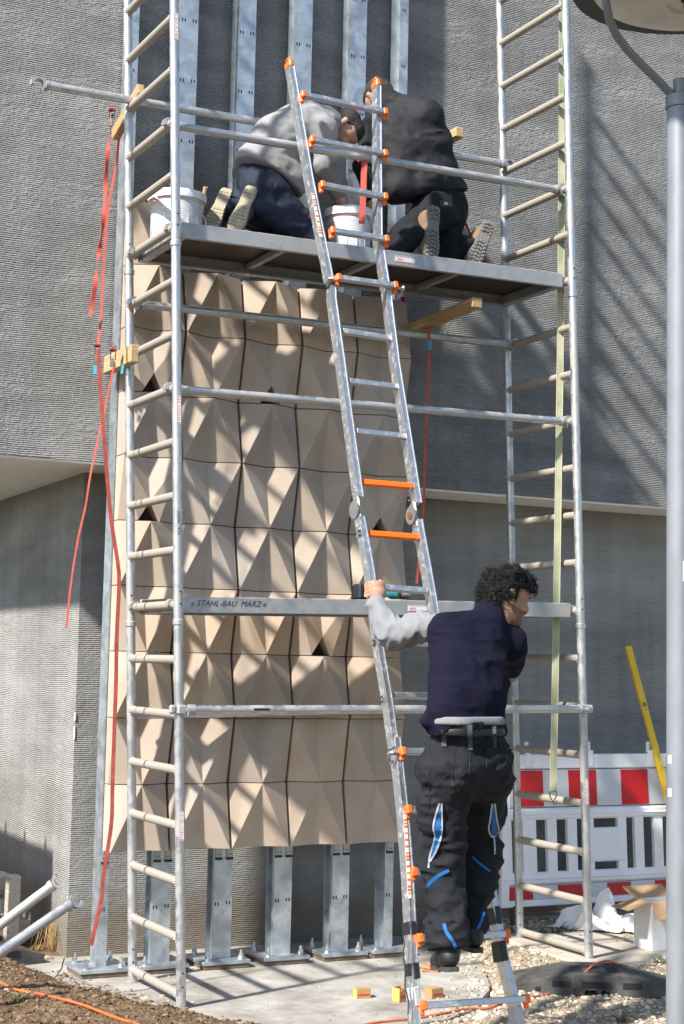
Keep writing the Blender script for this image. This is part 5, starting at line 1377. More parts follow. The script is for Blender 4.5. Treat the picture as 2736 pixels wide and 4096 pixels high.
def sdf_mesh(prims, h, k=.03, cuts=(), wr=None, subs=(), extra=None, pad=.03):
    pts_ = np.array([p_[i] for p_ in prims for i in (0, 1)]); R = max(max(p_[2], p_[3])*(p_[5] if len(p_) > 5 and p_[4] is not None else 1) for p_ in prims)
    rr = np.array([max(p_[2], p_[3])*(max(1, p_[5]) if len(p_) > 5 and p_[4] is not None else 1) for p_ in prims for i in (0, 1)])
    lo = (pts_-rr[:, None]).min(0)-pad; hi = (pts_+rr[:, None]).max(0)+pad
    n = np.ceil((hi-lo)/h).astype(int)+1
    ax = [lo[i]+h*np.arange(n[i]) for i in range(3)]
    D = np.full(tuple(n), 1.0, np.float32)
    for pr in prims:          # evaluate each primitive only near itself
        m = max(pr[2], pr[3])*(max(1, pr[5]) if len(pr) > 5 and pr[4] is not None else 1)+k+.03
        l = np.minimum(pr[0], pr[1])-m; u = np.maximum(pr[0], pr[1])+m
        s0 = np.clip(np.floor((l-lo)/h).astype(int), 0, n); s1 = np.clip(np.ceil((u-lo)/h).astype(int)+1, 0, n)
        sl = tuple(slice(s0[i], s1[i]) for i in range(3))
        P = np.stack(np.meshgrid(ax[0][sl[0]], ax[1][sl[1]], ax[2][sl[2]], indexing='ij'), -1).astype(np.float32)
        D[sl] = smin(D[sl], prim_d(P, pr), k)
    P = None
    if cuts or wr or subs or extra:
        P = np.stack(np.meshgrid(*ax, indexing='ij'), -1).astype(np.float32)
        if wr:
            near = np.abs(D) < .06; Q = P[near]
            dn = 0
            for amp, fx, fy, fz, sd in wr:
                w_ = vn3(Q*np.array([4, 4, 4], np.float32)+sd)*1.6
                v_ = vn3((Q+ (w_[:, None]-.8)*.05)*np.array([fx, fy, fz], np.float32)+sd*3.1)
                dn = dn + amp*(np.abs(v_-.5)*2-.5)
            D[near] += dn
        for pt, nn in cuts: D = np.maximum(D, ((P-np.asarray(pt, np.float32))@nrm(nn).astype(np.float32)).astype(np.float32))
        for pr, kk in subs:
            D = -smin(-D, prim_d(P, pr), kk)
        if extra: D = extra(P, D)
    ins = D < 0
    c = [D[a:a+n[0]-1 if a == 0 else n[0], b_:b_+n[1]-1 if b_ == 0 else n[1], g:g+n[2]-1 if g == 0 else n[2]] for a in (0, 1) for b_ in (0, 1) for g in (0, 1)]
    s = sum((q < 0).astype(np.int8) for q in c); act = (s > 0) & (s < 8)
    idx = -np.ones(act.shape, np.int32); na = int(act.sum()); idx[act] = np.arange(na)
    cv = [q[act] for q in c]; off = [(a, b_, g) for a in (0, 1) for b_ in (0, 1) for g in (0, 1)]
    acc = np.zeros((na, 3)); cnt = np.zeros(na)
    for i in range(8):
        for j in range(i+1, 8):
            df = [off[j][t]-off[i][t] for t in range(3)]
            if sum(abs(t) for t in df) != 1: continue
            m = (cv[i] < 0) != (cv[j] < 0); t = np.where(m, cv[i]/(cv[i]-cv[j]+1e-12), 0)
            acc += np.where(m[:, None], np.array(off[i])+t[:, None]*np.array(df), 0); cnt += m
    vt = (np.argwhere(act)+acc/np.maximum(cnt, 1)[:, None])*h+lo
    F = []
    for axis in range(3):
        o1, o2 = [(1, 2), (2, 0), (0, 1)][axis]
        sl0 = [slice(None)]*3; sl1 = [slice(None)]*3; sl0[axis] = slice(0, -1); sl1[axis] = slice(1, None)
        A_, B_ = ins[tuple(sl0)], ins[tuple(sl1)]; e = np.argwhere(A_ != B_)
        e = e[(e[:, o1] > 0) & (e[:, o2] > 0) & (e[:, o1] < n[o1]-1) & (e[:, o2] < n[o2]-1)]
        fl = A_[tuple(e.T)]
        def cell(d1, d2):
            q = e.copy(); q[:, o1] -= d1; q[:, o2] -= d2; return idx[tuple(q.T)]
        qd = np.stack([cell(1, 1), cell(0, 1), cell(0, 0), cell(1, 0)], -1); qd[~fl] = qd[~fl][:, ::-1]; F.append(qd)
    F = np.concatenate(F); F = F[(F >= 0).all(1)]
    return vt, F
def sdf_obj(name, prims, h, m, parent, k=.03, smooth_it=2, **kw):
    vt, F = sdf_mesh(prims, h, k, **kw)
    # light Laplacian smoothing
    for _ in range(smooth_it):
        acc = np.zeros_like(vt); cnt = np.zeros(len(vt))
        for a_, b_ in ((0, 1), (1, 2), (2, 3), (3, 0)):
            np.add.at(acc, F[:, a_], vt[F[:, b_]]); np.add.at(acc, F[:, b_], vt[F[:, a_]]); np.add.at(cnt, F[:, a_], 1); np.add.at(cnt, F[:, b_], 1)
        vt = vt*.5+.5*acc/np.maximum(cnt, 1)[:, None]
    me_ = bpy.data.meshes.new(name); off = np.array(ORIG[parent.name]); me_.from_pydata((vt-off).tolist(), [], F.tolist()); me_.materials.append(m)
    me_.polygons.foreach_set('use_smooth', [True]*len(me_.polygons)); me_.update()
    o = bpy.data.objects.new(name, me_); col.objects.link(o); o.parent = parent; ORIG[o.name] = tuple(off); o['_w'] = 0
    del o['_w']
    SURF[o.name] = (vt, F)
    return o
SURF = {}
from mathutils.bvhtree import BVHTree
def decal(name, srcs, px, w, m, parent, lift=.003, seg=8, taper=None):
    """strip of cloth following the garment surface along photo pixels"""
    bv = []
    for s_ in srcs:
        vt, F = SURF[s_.name]; bv.append(BVHTree.FromPolygons([tuple(v) for v in vt], [tuple(int(i) for i in f) for f in F]))
    pts_ = cr_spline([np.array([x, y, 0.0]) for x, y in px], seg); P_ = []; N_ = []
    for q in pts_:
        d = ray(q[0], q[1]); best = None
        for t_ in bv:
            hit = t_.ray_cast(Vector(CAMP), Vector(d).normalized())
            if hit[0] is not None and (best is None or hit[3] < best[3]): best = hit
        if best is not None:
            nn = np.array(best[1]); nn = nn if nn@d < 0 else -nn
            P_.append(np.array(best[0])+nrm(-d)*lift); N_.append(nn)
    if len(P_) < 2: return None
    b = MB(); wd = []; n = len(P_); vs_ = []
    for i in range(n):
        d = nrm(P_[min(i+1, n-1)]-P_[max(i-1, 0)]); q = nrm(np.cross(d, CF))
        ww = w*(taper(i/(n-1)) if taper else 1)
        vs_ += [P_[i]-q*ww/2, P_[i]+q*ww/2, P_[i]+q*ww/2+CF*.006, P_[i]-q*ww/2+CF*.006]
    fs_ = [(0, 1, 2, 3), tuple((n-1)*4+k for k in range(4))]
    for i in range(n-1):
        for k in range(4): fs_.append((i*4+k, i*4+(k+1) % 4, (i+1)*4+(k+1) % 4, (i+1)*4+k))
    b.add(vs_, fs_); return b.build(name, m, parent, 40)
m_skin = mat('skin', (.52, .30, .21), .55, var=.08, vscale=30, base2=(.56, .31, .22))
m_skin2 = mat('skin_tan', (.40, .22, .14), .55, var=.08, vscale=30)
m_hairb = mat('black_hair', (.009, .008, .008), .62, spec=.25, bump=1.0, bscale=70, bdist=.02, stretch=(1, 1, .5))
m_hairs = mat('short_dark_hair', (.035, .028, .024), .8, bump=.8, bscale=160, bdist=.006)
m_stub = mat('beard_stubble', (.20, .11, .075), .75, bump=.4, bscale=200)
m_navy = mat('navy_fleece', (.0078, .0076, .020), .95, var=.2, vscale=60, bump=.4, bscale=220, bdist=.003, spec=.15)
m_grey = mat('grey_sweat', (.215, .222, .235), .95, var=.05, vscale=20, bump=.25, bscale=260, bdist=.002)
m_grey2 = mat('grey_hoodie', (.28, .276, .28), .95, var=.05, vscale=20, bump=.25, bscale=260, bdist=.002)
m_char = mat('charcoal_workwear', (.0135, .0148, .019), .85, var=.3, vscale=10, bump=.35, bscale=160, bdist=.003, spec=.25)
m_navyt = mat('navy_workwear', (.008, .014, .036), .8, var=.25, vscale=14, bump=.3, bscale=160, bdist=.003)
m_blackj = mat('black_softshell', (.0072, .0080, .0115), .8, var=.2, vscale=14, bump=.3, bscale=120, bdist=.003)
m_belt = mat('belt_black', (.01, .01, .011), .5)
m_bluep = mat('bright_blue_cloth', (.01, .13, .40), .7); m_piping = mat('reflective_piping', (.45, .47, .50), .5)
m_bootb = mat('black_boot', (.016, .016, .018), .55, bump=.3, bscale=80); m_bootn = mat('brown_suede', (.20, .125, .08), .9, var=.2, vscale=20, bump=.4, bscale=120)
m_soleb = mat('beige_sole', (.36, .32, .23), .8, var=.15, vscale=30); m_soleg = mat('grey_sole', (.20, .19, .175), .85, var=.25, vscale=30); m_soled = mat('dark_tread', (.05, .048, .045), .85)

def head(person, c, fwd, up, s, skin, hair_m, hair, ears=True, beard=False, nm='body'):
    """prims of a head: c = centre of the skull, fwd = face direction"""
    f = nrm(fwd); u = nrm(np.asarray(up)-f*(np.asarray(up)@f)); r = np.cross(f, u)
    L = lambda a, b_, d: c+(f*a+r*b_+u*d)*s
    pr = [(L(-.018, 0, .028), L(.030, 0, .030), .082*s, .078*s, r, .92), (L(.035, 0, -.02), L(.062, 0, -.085), .066*s, .040*s, r, .95), (L(.0, 0, -.04), L(.035, 0, -.075), .066*s, .055*s, r, .9),
          (L(.094, 0, .004), L(.112, 0, -.026), .012*s, .017*s), (L(.088, 0, .028), L(.09, 0, .030), .028*s, .028*s, r, 1.6), (L(.085, .03, -.03), L(.086, -.03, -.03), .028*s, .028*s),
          (L(.092, .016, -.056), L(.092, -.016, -.056), .014*s, .014*s), (L(.082, 0, -.098), L(.086, 0, -.098), .022*s, .022*s, r, 1.2)]
    if ears:
        for sd in (-1, 1):
            pr += [(L(-.008, sd*.077, -.020), L(-.018, sd*.090, .018), .013*s, .018*s, r, .55), (L(.0, sd*.078, -.030), L(.0, sd*.078, -.026), .012*s, .012*s, r, .6)]
    return pr, L, (f, r, u)
def hair_cap(L, ax, s, kind):
    f, r, u = ax
    if kind == 'wavy':
        return [(L(-.03, 0, .042), L(.04, 0, .056), .088*s, .073*s, r, .97), (L(-.06, 0, .0), L(-.066, 0, -.045), .066*s, .05*s, r, 1.15), (L(.075, .02, .085), L(.078, -.03, .082), .034*s, .034*s), (L(-.02, .05, .10), L(.03, -.04, .105), .045*s, .042*s), (L(-.085, 0, .06), L(-.09, 0, .01), .045*s, .045*s)]
    return [(L(-.022, 0, .036), L(.035, 0, .048), .083*s, .074*s, r, .94), (L(-.048, 0, -.01), L(-.05, 0, -.04), .058*s, .048*s, r, 1.1)]

def boot(person, ankle, toe_d, sole_n, size, up_m, sole_m, tread_m, name='boot', shaft=None, lug=True):
    """ankle: joint; toe_d: heel-to-toe; sole_n: outward normal of the sole"""
    t = nrm(toe_d); n_ = nrm(np.asarray(sole_n)-t*(np.asarray(sole_n)@t)); w = np.cross(t, n_); z = size/.29
    Q = lambda a, b_, d: ankle+t*a*z+w*b_*z+n_*d*z
    pr = [(Q(-.035, 0, .040), Q(.05, 0, .050), .042*z, .042*z, w, .95), (Q(.05, 0, .052), Q(.150, .004, .062), .042*z, .036*z, w, 1.1), (Q(-.005, 0, -.05), Q(-.01, 0, .03), .048*z, .044*z)]
    if shaft is not None: pr.append((ankle, ankle+nrm(shaft)*.09, .05*z, .055*z))
    bo = sdf_obj(name, pr, .0065, up_m, person, k=.03, smooth_it=2, cuts=[(Q(0, 0, .083), n_)])
    # sole outline, extruded
    out = []
    prof = [(-.082, .020), (-.070, .031), (-.03, .034), (.02, .031), (.07, .037), (.12, .045), (.165, .040), (.192, .024), (.20, 0)]
    L_ = [(a, b_) for a, b_ in prof]+[(a, -b_*.93) for a, b_ in prof[-2::-1]]
    b = MB(); b.prism([Q(a, c_, .078) for a, c_ in L_], n_*.020*z); so_ = b.build('sole', sole_m, bo, 30)
    if lug:
        b = MB()
        for zone in ((-.072, -.012, .0), (.035, .180, .008)):
            a = zone[0]+.009
            while a < zone[1]:
                wd = float(np.interp(a, [p_[0] for p_ in prof], [p_[1] for p_ in prof]))
                for c_ in (-.66, -.22, .22, .66):
                    if lug == 'deep': b.box(Q(a+.006*(1 if abs(c_) > .5 else -.4), wd*c_, .100), (.0135*z, wd*.36*z, .009*z), [nrm(t+w*.35*(1 if c_ > 0 else -1)), nrm(w-t*.35*(1 if c_ > 0 else -1)), n_], bev=.0015)
                    else: b.box(Q(a, wd*c_, .0990), (.0150*z, wd*.40*z, .004*z), [t, w, n_])
                a += .0205
        tag(b.build('tread', tread_m, bo, 0), kind='stuff')
    return bo

def fingers(palm_pts, tips, r):
    pr = []
    for chain in palm_pts:
        for i in range(len(chain)-1): pr.append((chain[i], chain[i+1], r*(1.0-.08*i), r*(1.0-.08*(i+1))))
    return pr
YD = V(0, 1, 0)
# ================= worker climbing down the ladder
J = lambda x, y, Y: ony(x, y, Y)
def yl(z): return LA+LB_*z
pelv = J(1862, 3035, -1.50); waist = J(1866, 2890, -1.50)
man = thing('person', V(pelv[0], pelv[1], G), 'person in navy fleece vest and charcoal work trousers descending the ladder', 'person')
hl_ = J(1788, 3060, -1.50); hr_ = J(1940, 3055, -1.44)
kl = J(1762, 3415, -1.42); al = J(1790, 3752, -1.52); kr = J(1918, 3395, -1.30); ar = J(1880, 3700, -1.40)
side3 = nrm(hr_-hl_)
tr = [(hl_*.8+hr_*.2, hr_*.8+hl_*.2, .128, .128), (waist-side3*.07, waist+side3*.07, .115, .115), (hl_+V(0, 0, -.03), hr_+V(0, 0, -.03), .118, .118),
      (hl_, kl, .112, .083), (kl, al, .086, .074), (hr_, kr, .112, .083), (kr, ar, .084, .066),
      (kl+V(.0, -.03, .09), kl+V(0, -.03, -.02), .07, .075), (al+V(0, 0, .06), al+V(0, 0, -.02), .072, .080), (hl_*.55+kl*.45-side3*.075, hl_*.3+kl*.7-side3*.07, .052, .05), (hr_*.6+kr*.4+side3*.06, hr_*.3+kr*.7+side3*.055, .05, .045),
      (kr+V(0, -.02, -.05), kr*.5+ar*.5+V(0, -.03, 0), .076, .070)]
def cuffs(P, D):
    for a_, k_, dn in ((al, kl, .050), (ar, kr, .030)):
        q = P-a_.astype(np.float32); n_ = nrm(a_-k_).astype(np.float32); loc = np.sqrt((q*q).sum(-1)) < .20
        D = np.where(loc, np.maximum(D, q@n_-dn), D)
    return D
trou = sdf_obj('trousers', tr, .0075, m_char, man, k=.045, cuts=[(waist+V(0, 0, .012), V(0, 0, 1))], extra=cuffs,
               wr=[(.030, 5, 5, 13, 1.3), (.024, 13, 13, 24, 4.1), (.007, 40, 40, 50, 9.7)])
# boots
boot(man, al+V(0, 0, -.045), nrm(V(.25, .9, -.12)), V(0, -.15, -1), .29, m_bootb, m_soled, m_soled, lug=None, shaft=kl-al)
boot(man, ar+V(.0, -.01, -.015), nrm(V(.12, 1, -.03)), V(0, 0, -1), .29, m_bootb, m_soled, m_soled, lug=None, shaft=kr-ar)
sl3 = J(1772, 2486, -1.36); sr3 = J(2024, 2562, -1.30); nk = J(1952, 2468, -1.33); mid = (sl3+sr3)/2
tor = [(waist-side3*.085+V(0, 0, -.045), waist+side3*.085+V(0, 0, -.045), .118, .118), (waist*.75+mid*.25, mid*.45+waist*.55, .146, .150, side3, 1.20), (mid*.5+waist*.5, mid*.82+waist*.18, .146, .132, side3, 1.28),
       (sl3+V(.025, 0, -.045), nk+V(0, 0, -.035), .088, .068), (sr3+V(-.0, 0, -.02), nk+V(0, 0, -.035), .082, .066), (nk+V(0, 0, -.03), nk+V(.01, .02, .035), .066, .060),
       (sr3+V(.01, 0, -.02), J(2040, 2655, -1.14), .082, .066), (sl3*.75+waist*.25+side3*.02, waist+V(0, 0, .06)-side3*.12, .095, .085), (waist-side3*.14+V(0, 0, .06), J(1705, 2880, -1.52), .05, .02),
       (waist+side3*.13+V(0, 0, .1), waist+side3*.12+V(0, 0, -.03), .075, .07)]
hem_n = nrm(V(0, 0, -1)-side3*.02)
def hemcut(P, D):
    s_ = (P-waist.astype(np.float32))@side3.astype(np.float32); zc = waist[2]+.016-.055*np.clip(np.abs(s_+.02)/.17, 0, 1.1)**4
    return np.maximum(D, (zc-P[..., 2]).astype(np.float32))
vest = sdf_obj('vest', tor, .0075, m_navy, man, k=.05, extra=hemcut,
               wr=[(.014, 5, 5, 9, 7.3), (.010, 12, 12, 20, 2.2), (.003, 40, 40, 40, 5.5)])
shirt = sdf_obj('shirt_tail', [(waist-side3*.09+V(0, .0, -.01), waist+side3*.07+V(0, 0, -.01), .1305, .1305)], .008, m_grey, man, cuts=[(waist+V(0, 0, .03), V(0, 0, 1)), (waist+V(0, 0, -.008), V(0, 0, -1))])
el3 = J(1563, 2532, -1.10); wr3 = J(1498, 2412, -1.00)
slv = [(sl3+side3*.05+V(0, 0, -.035), el3*.5+sl3*.5, .062, .058), (el3*.5+sl3*.5, el3, .058, .050), (el3, wr3+(el3-wr3)*.05, .052, .038), (el3+V(.02, 0, -.025), el3*.7+sl3*.3+V(0, 0, -.03), .044, .044), (el3, el3*.6+wr3*.4, .050, .047)]
sdf_obj('sleeve', slv, .0065, m_grey, man, k=.04, wr=[(.022, 20, 16, 8, 3.3), (.012, 38, 30, 16, 8.1)])
sdf_obj('sleeve', [(J(2040, 2640, -1.14), J(2034, 2690, -1.03), .054, .050), (J(2034, 2690, -1.03), J(1980, 2680, -.98), .048, .042)], .008, m_grey, man, k=.03, wr=[(.008, 20, 20, 20, 3)])
# body: head, neck and hands, one skin surface each region joined through the clothes
hc3 = J(2026, 2392, -1.31); fw3 = nrm(wx*.93+nrm(CF*V(1, 1, 0))*.34+V(0, 0, -.30))
pr, Lh, axh = head(man, hc3, fw3, V(-.04, 0, 1)-wx*.10, 1.0, m_skin2, m_hairb, 'wavy')
pr += [(hc3+V(-.02, -.0, -.07), nk+V(0, 0, -.06), .056, .062), (nk+V(0, 0, -.06), mid+V(0, .03, -.10), .06, .08), (mid+V(0, .03, -.10), waist+V(0, .03, 0), .08, .06), (waist+V(0, .03, 0), pelv+V(0, .04, 0), .06, .05)]
# arm under the sleeve and the gripping hand
pr += [(mid+V(0, .02, -.08), sl3+V(0, 0, -.04), .05, .035), (sl3+V(0, 0, -.04), el3, .035, .035), (el3, wr3, .035, .030)]
gz = onlean(1497, 2362, LA, LB_); hz_ = gz[2]
pc = gz+LN*.030+LXD*.002
pr += [(wr3, pc+LN*.012-LUP*.030, .029, .030, LXD, 1.15), (pc+LN*.012-LUP*.035, pc+LN*.010+LUP*.015, .022, .024, LXD, 1.5)]
kn = [pc+LN*.010-LXD*.024+LUP*(.030-.021*i) for i in range(4)]
for i, q in enumerate(kn):
    r_ = [.0098, .0102, .0098, .0086][i]
    a1 = q-LXD*.012-LN*.018; a2 = a1-LXD*.004-LN*(.030 if i < 3 else .024); a3 = a2+LXD*.016-LN*.016
    pr += [(pc+LN*.008+LUP*(.018-.014*i)-LXD*.006, q, .013, r_), (q, a1, r_, r_*.95), (a1, a2, r_*.95, r_*.88), (a2, a3, r_*.88, r_*.78)]
th0 = pc+LXD*.022+LN*.006+LUP*.0; th1 = th0+LXD*.012-LN*.012+LUP*.028; th2 = th1-LN*.016+LUP*.022-LXD*.002
pr += [(pc-LUP*.012+LXD*.012, th0, .016, .0135), (th0, th1, .013, .0112), (th1, th2, .0112, .0095)]
# right hand resting inside on the ladder
rh = onlean(1985, 2640, LA, LB_)
pr += [(mid+V(0, .02, -.08), sr3, .07, .05), (sr3, J(2030, 2680, -1.05), .04, .030), (J(2030, 2680, -1.05), rh+LN*.05, .028, .026), (rh+LN*.05, rh+LN*.03, .028, .026)]
for i in range(4): pr += [(rh+LN*.03+LUP*(.03-.02*i), rh+LN*.01-LXD*.03+LUP*(.03-.02*i), .0095, .009), (rh+LN*.01-LXD*.03+LUP*(.03-.02*i), rh-LN*.03-LXD*.028+LUP*(.03-.02*i), .009, .008)]
pr += [(rh+LN*.03, rh+LXD*.02+LN*.01+LUP*.05, .013, .01)]
body3 = sdf_obj('body', pr, .0046, m_skin2, man, k=.012, smooth_it=1)
hp = hair_cap(Lh, axh, 1.0, 'wavy'); f_, r_, u_ = axh
def hair_cut(P, D):
    q = P-hc3.astype(np.float32); a = q@f_.astype(np.float32); h_ = q@u_.astype(np.float32); s_ = np.abs(q@r_.astype(np.float32))
    face = np.minimum(np.minimum(a-.018, .060-h_), 1); low = np.minimum(-.012-h_, a+.03)
    return np.maximum(np.maximum(D, face), low)
sdf_obj('hair', hp, .0055, m_hairb, man, k=.02, smooth_it=0, extra=hair_cut, wr=[(.030, 17, 17, 13, 2.7), (.020, 34, 34, 26, 6.6), (.008, 80, 80, 60, 1.1)])
def strands(person, src, c_, ax_, n, ln, wd, m, seed, wave=.012):
    vt, F = SURF[src.name]; rs = random.Random(seed); f_, r_, u_ = ax_; b = MB()
    for _ in range(n):
        p_ = vt[rs.randrange(len(vt))]; o_n = nrm(p_-c_); flow = nrm(-f_*.7-u_*.55+o_n*.25+V(rs.random()-.5, rs.random()-.5, rs.random()-.5)*.9)
        flow = nrm(flow-o_n*(flow@o_n)*.8); q = nrm(np.cross(flow, o_n)); L_ = ln*(.6+.8*rs.random()); ph = rs.random()*6.28; vs_ = []
        for i in range(5):
            t = i/4; ctr = p_+flow*L_*t+o_n*(.004+.010*math.sin(math.pi*t)-.006*t)+q*wave*math.sin(ph+t*4.2); w_ = wd*(1-.75*t)
            vs_ += [ctr-q*w_, ctr+q*w_]
        b.add(vs_, [(2*i, 2*i+1, 2*i+3, 2*i+2) for i in range(4)])
    return tag(b.build('hair_strands', m, person, 60, fixn=False), kind='stuff')
strands(man, bpy.data.objects[[o.name for o in man.children if o.name.startswith('hair')][0]], hc3, axh, 1900, .032, .0017, m_hairb, 5)
def beard_cut(P, D):
    q = P-hc3.astype(np.float32); a = q@f_.astype(np.float32); h_ = q@u_.astype(np.float32); s_ = np.abs(q@r_.astype(np.float32))
    return np.maximum(np.maximum(D, h_+.040-.35*np.clip(.05-a, 0, 1)), .012-a)
sdf_obj('beard', [(Lh(.035, 0, -.02), Lh(.062, 0, -.085), .0685, .0425, r_, .95), (Lh(.0, 0, -.04), Lh(.035, 0, -.075), .0685, .0575, r_, .9), (Lh(.082, 0, -.098), Lh(.086, 0, -.098), .0238, .0238, r_, 1.2), (Lh(.085, .03, -.03), Lh(.086, -.03, -.03), .0295, .0295)], .0045, m_stub, man, k=.012, smooth_it=1, extra=beard_cut)
sdf_obj('eyebrow', [(Lh(.098, -.045, .028), Lh(.107, -.015, .034), .006, .006)], .003, m_hairs, man, k=.005)
sdf_obj('eyebrow', [(Lh(.098, .045, .028), Lh(.107, .015, .034), .006, .006)], .003, m_hairs, man, k=.005)
# belt, loops, pockets and blue details
z6 = lambda x, y: (1500+x/1.568, 3000+y/1.568); z3 = lambda x, y: (1350+x/1.568, 2150+y/1.568)
bl = sdf_obj('belt', [(waist-side3*.075+V(0, 0, -.045), waist+side3*.075+V(0, 0, -.045), .129, .129)], .0075, m_belt, man, cuts=[(waist+V(0, 0, -.018), V(0, 0, 1)), (waist+V(0, 0, -.058), V(0, 0, -1))])
for a, c_ in ((z3(670, 1180), z3(667, 1310)), (z3(830, 1175), z3(832, 1330)), (z3(980, 1185), z3(984, 1320)), (z3(548, 1230), z3(540, 1295))): decal('belt_loop', [trou, bl], [a, c_], .022, mat('grey_webbing', (.06, .07, .085), .8), man, lift=.006)
decal('pocket_flap', [trou], [z3(930, 1345), z3(1010, 1340), z3(1090, 1345)], .03, m_char, man, lift=.008)
decal('vent_lining', [trou], [z6(410, 345), z6(392, 440), z6(400, 520), z6(378, 620), z6(350, 690)], .030, m_bluep, man, lift=.006, taper=lambda t: math.sin(math.pi*(.12+.80*t))**1.0)
decal('vent_lining', [trou], [z6(740, 345), z6(742, 430), z6(744, 500), z6(744, 540)], .036, m_bluep, man, lift=.006, taper=lambda t: .25+.9*t)
for pth in ([(403, 338), (375, 430), (366, 490), (375, 560), (345, 660), (335, 740)], [(418, 338), (420, 470), (415, 540), (385, 630), (345, 700)], [(736, 338), (722, 440), (714, 500), (730, 540), (745, 545)], [(752, 338), (765, 440), (776, 500), (760, 535), (745, 545)], [(746, 548), (752, 600), (752, 655)]):
    decal('reflective_piping', [trou], [z6(*q) for q in pth], .0075, m_piping, man, lift=.009)
for pth, w_ in (([(325, 870), (350, 830), (400, 790), (465, 755)], .014), ([(612, 672), (660, 715), (725, 762)], .010), ([(432, 1090), (450, 1145), (485, 1195), (515, 1255)], .015), ([(685, 1015), (665, 1080), (640, 1130)], .012), ([(222, 425), (235, 480)], .012)):
    decal('blue_stripe', [trou], [z6(*q) for q in pth], w_, m_bluep, man, lift=.005)
for pth in ([(735, 1350), (722, 1500), (735, 1640)], [(830, 1350), (828, 1480)], [(580, 1300), (575, 1700)], [(935, 1370), (940, 1560)]): decal('seam', [trou], [z3(*q) for q in pth], .0035, m_belt, man, lift=.003)

# ================= worker in grey, kneeling
zB = lambda x, y: (800+x/2.306, 380+y/2.306)
K = lambda x, y, Y: ony(*zB(x, y), Y)
pv = K(585, 840, .40); m1 = thing('person', V(pv[0], pv[1], deck_z(pv[0], pv[1])), 'person in grey sweatshirt kneeling on the platform, reaching into a bucket', 'person')
dz1 = lambda x: deck_z(x, 0)
hn = K(600, 870, .30); hf = K(640, 850, .50)
kn_ = K(1040, 1230, .24); kf = K(1080, 1210, .52); kn_[2] = dz1(kn_[0])+.075; kf[2] = dz1(kf[0])+.075
an = K(530, 1035, .22); af = K(290, 1040, .47)
tr1 = [(hn, hf, .135, .135), (pv+V(-.01, 0, .05), pv+V(.05, 0, .03), .145, .14), (hn, kn_, .105, .078), (kn_, an, .078, .058), (hf, kf, .105, .078), (kf, af, .075, .058), (hn+V(.05, -.03, -.06), hn*.5+kn_*.5+V(0, -.03, -.02), .07, .06)]
t1 = sdf_obj('trousers', tr1, .0085, m_navyt, m1, k=.04, wr=[(.016, 14, 14, 10, 5.3), (.010, 28, 28, 22, 1.7)])
shn = K(1130, 330, .24); shf = K(1050, 240, .56); nk1 = K(1190, 235, .43); up1 = (shn+shf)/2
tor1 = [(pv+V(-.01, -.09, .06), pv+V(-.01, .09, .06), .140, .140), (K(560, 660, .34), K(600, 640, .46), .150, .150), (K(720, 430, .34), K(740, 420, .46), .155, .155), (K(900, 300, .34), K(930, 290, .48), .140, .140), (K(1040, 270, .31), K(1040, 250, .5), .105, .105), (shn, nk1, .075, .06), (shf, nk1, .075, .06), (pv+V(.10, -.10, .02), pv+V(.10, .10, .02), .12, .12)]
hemc = K(620, 830, .40); hemn = nrm(hemc-K(860, 380, .40))
eln = K(1165, 650, .22); wrn = K(1272, 905, .30); elf = K(1240, 620, .52); wrf = K(1300, 880, .46)
sw1 = sdf_obj('sweatshirt', tor1+[(shn, eln, .070, .056), (eln, wrn, .056, .040), (shf, elf, .068, .055), (elf, wrf, .055, .04), (eln+V(0, 0, .03), eln*.6+wrn*.4, .058, .05)], .0085, m_grey2, m1, k=.05, cuts=[(hemc, hemn)],
              wr=[(.006, 6, 6, 6, 2.3), (.010, 15, 15, 22, 6.1), (.004, 34, 34, 50, 3.3)])
hd1 = K(1318, 300, .44); f1 = nrm(wx*.36+V(0, 0, -.90)+nrm(CF*V(1, 1, 0))*.10)
pr, L1, ax1h = head(m1, hd1, f1, nrm(wx*.8+V(0, 0, .55)), 1.0, m_skin, m_hairs, 'short')
pr += [(hd1-f1*.02-ax1h[2]*.08, nk1, .055, .06), (nk1, up1, .06, .09), (up1, pv, .10, .10), (up1, shn, .07, .05), (shn, eln, .045, .04), (eln, wrn, .04, .03), (up1, shf, .07, .05), (shf, elf, .045, .04), (elf, wrf, .04, .03)]
for w_, e_ in ((wrn, eln), (wrf, elf)):
    d_ = nrm(w_-e_+V(.0, 0, -.05)); q0_ = w_+d_*.035; q1_ = w_+d_*.095; sd_ = nrm(np.cross(d_, V(1, 0, 0)))
    pr += [(w_, q0_, .028, .030), (q0_, q1_, .026, .024, sd_, 1.5)]
    for i in range(4):
        b0 = q1_+sd_*(.030-.020*i); b1_ = b0+d_*.035+V(.01, 0, 0); b2_ = b1_+d_*.022+V(.022, 0, 0); pr += [(b0, b1_, .0095, .009), (b1_, b2_, .009, .0078)]
    tb0 = q0_+sd_*.03; pr += [(q0_, tb0+d_*.02, .016, .012), (tb0+d_*.02, tb0+d_*.055+V(.015, 0, 0), .012, .0095)]
sdf_obj('body', pr, .0055, m_skin, m1, k=.014, smooth_it=1)
def mk_haircut(c_, ax_, front=.02, top=.055, low=-.03):
    f_, r_, u_ = [a_.astype(np.float32) for a_ in ax_]
    def fn(P, D):
        q = P-c_.astype(np.float32); a = q@f_; h_ = q@u_; s_ = np.abs(q@r_)
        ear = .030-np.sqrt((a+.012)**2+(h_+.002)**2)
        return np.maximum(np.maximum(np.maximum(D, np.minimum(a-front, top-h_)), np.minimum(low-h_, a+.05)), np.minimum(ear, s_-.05))
    return fn
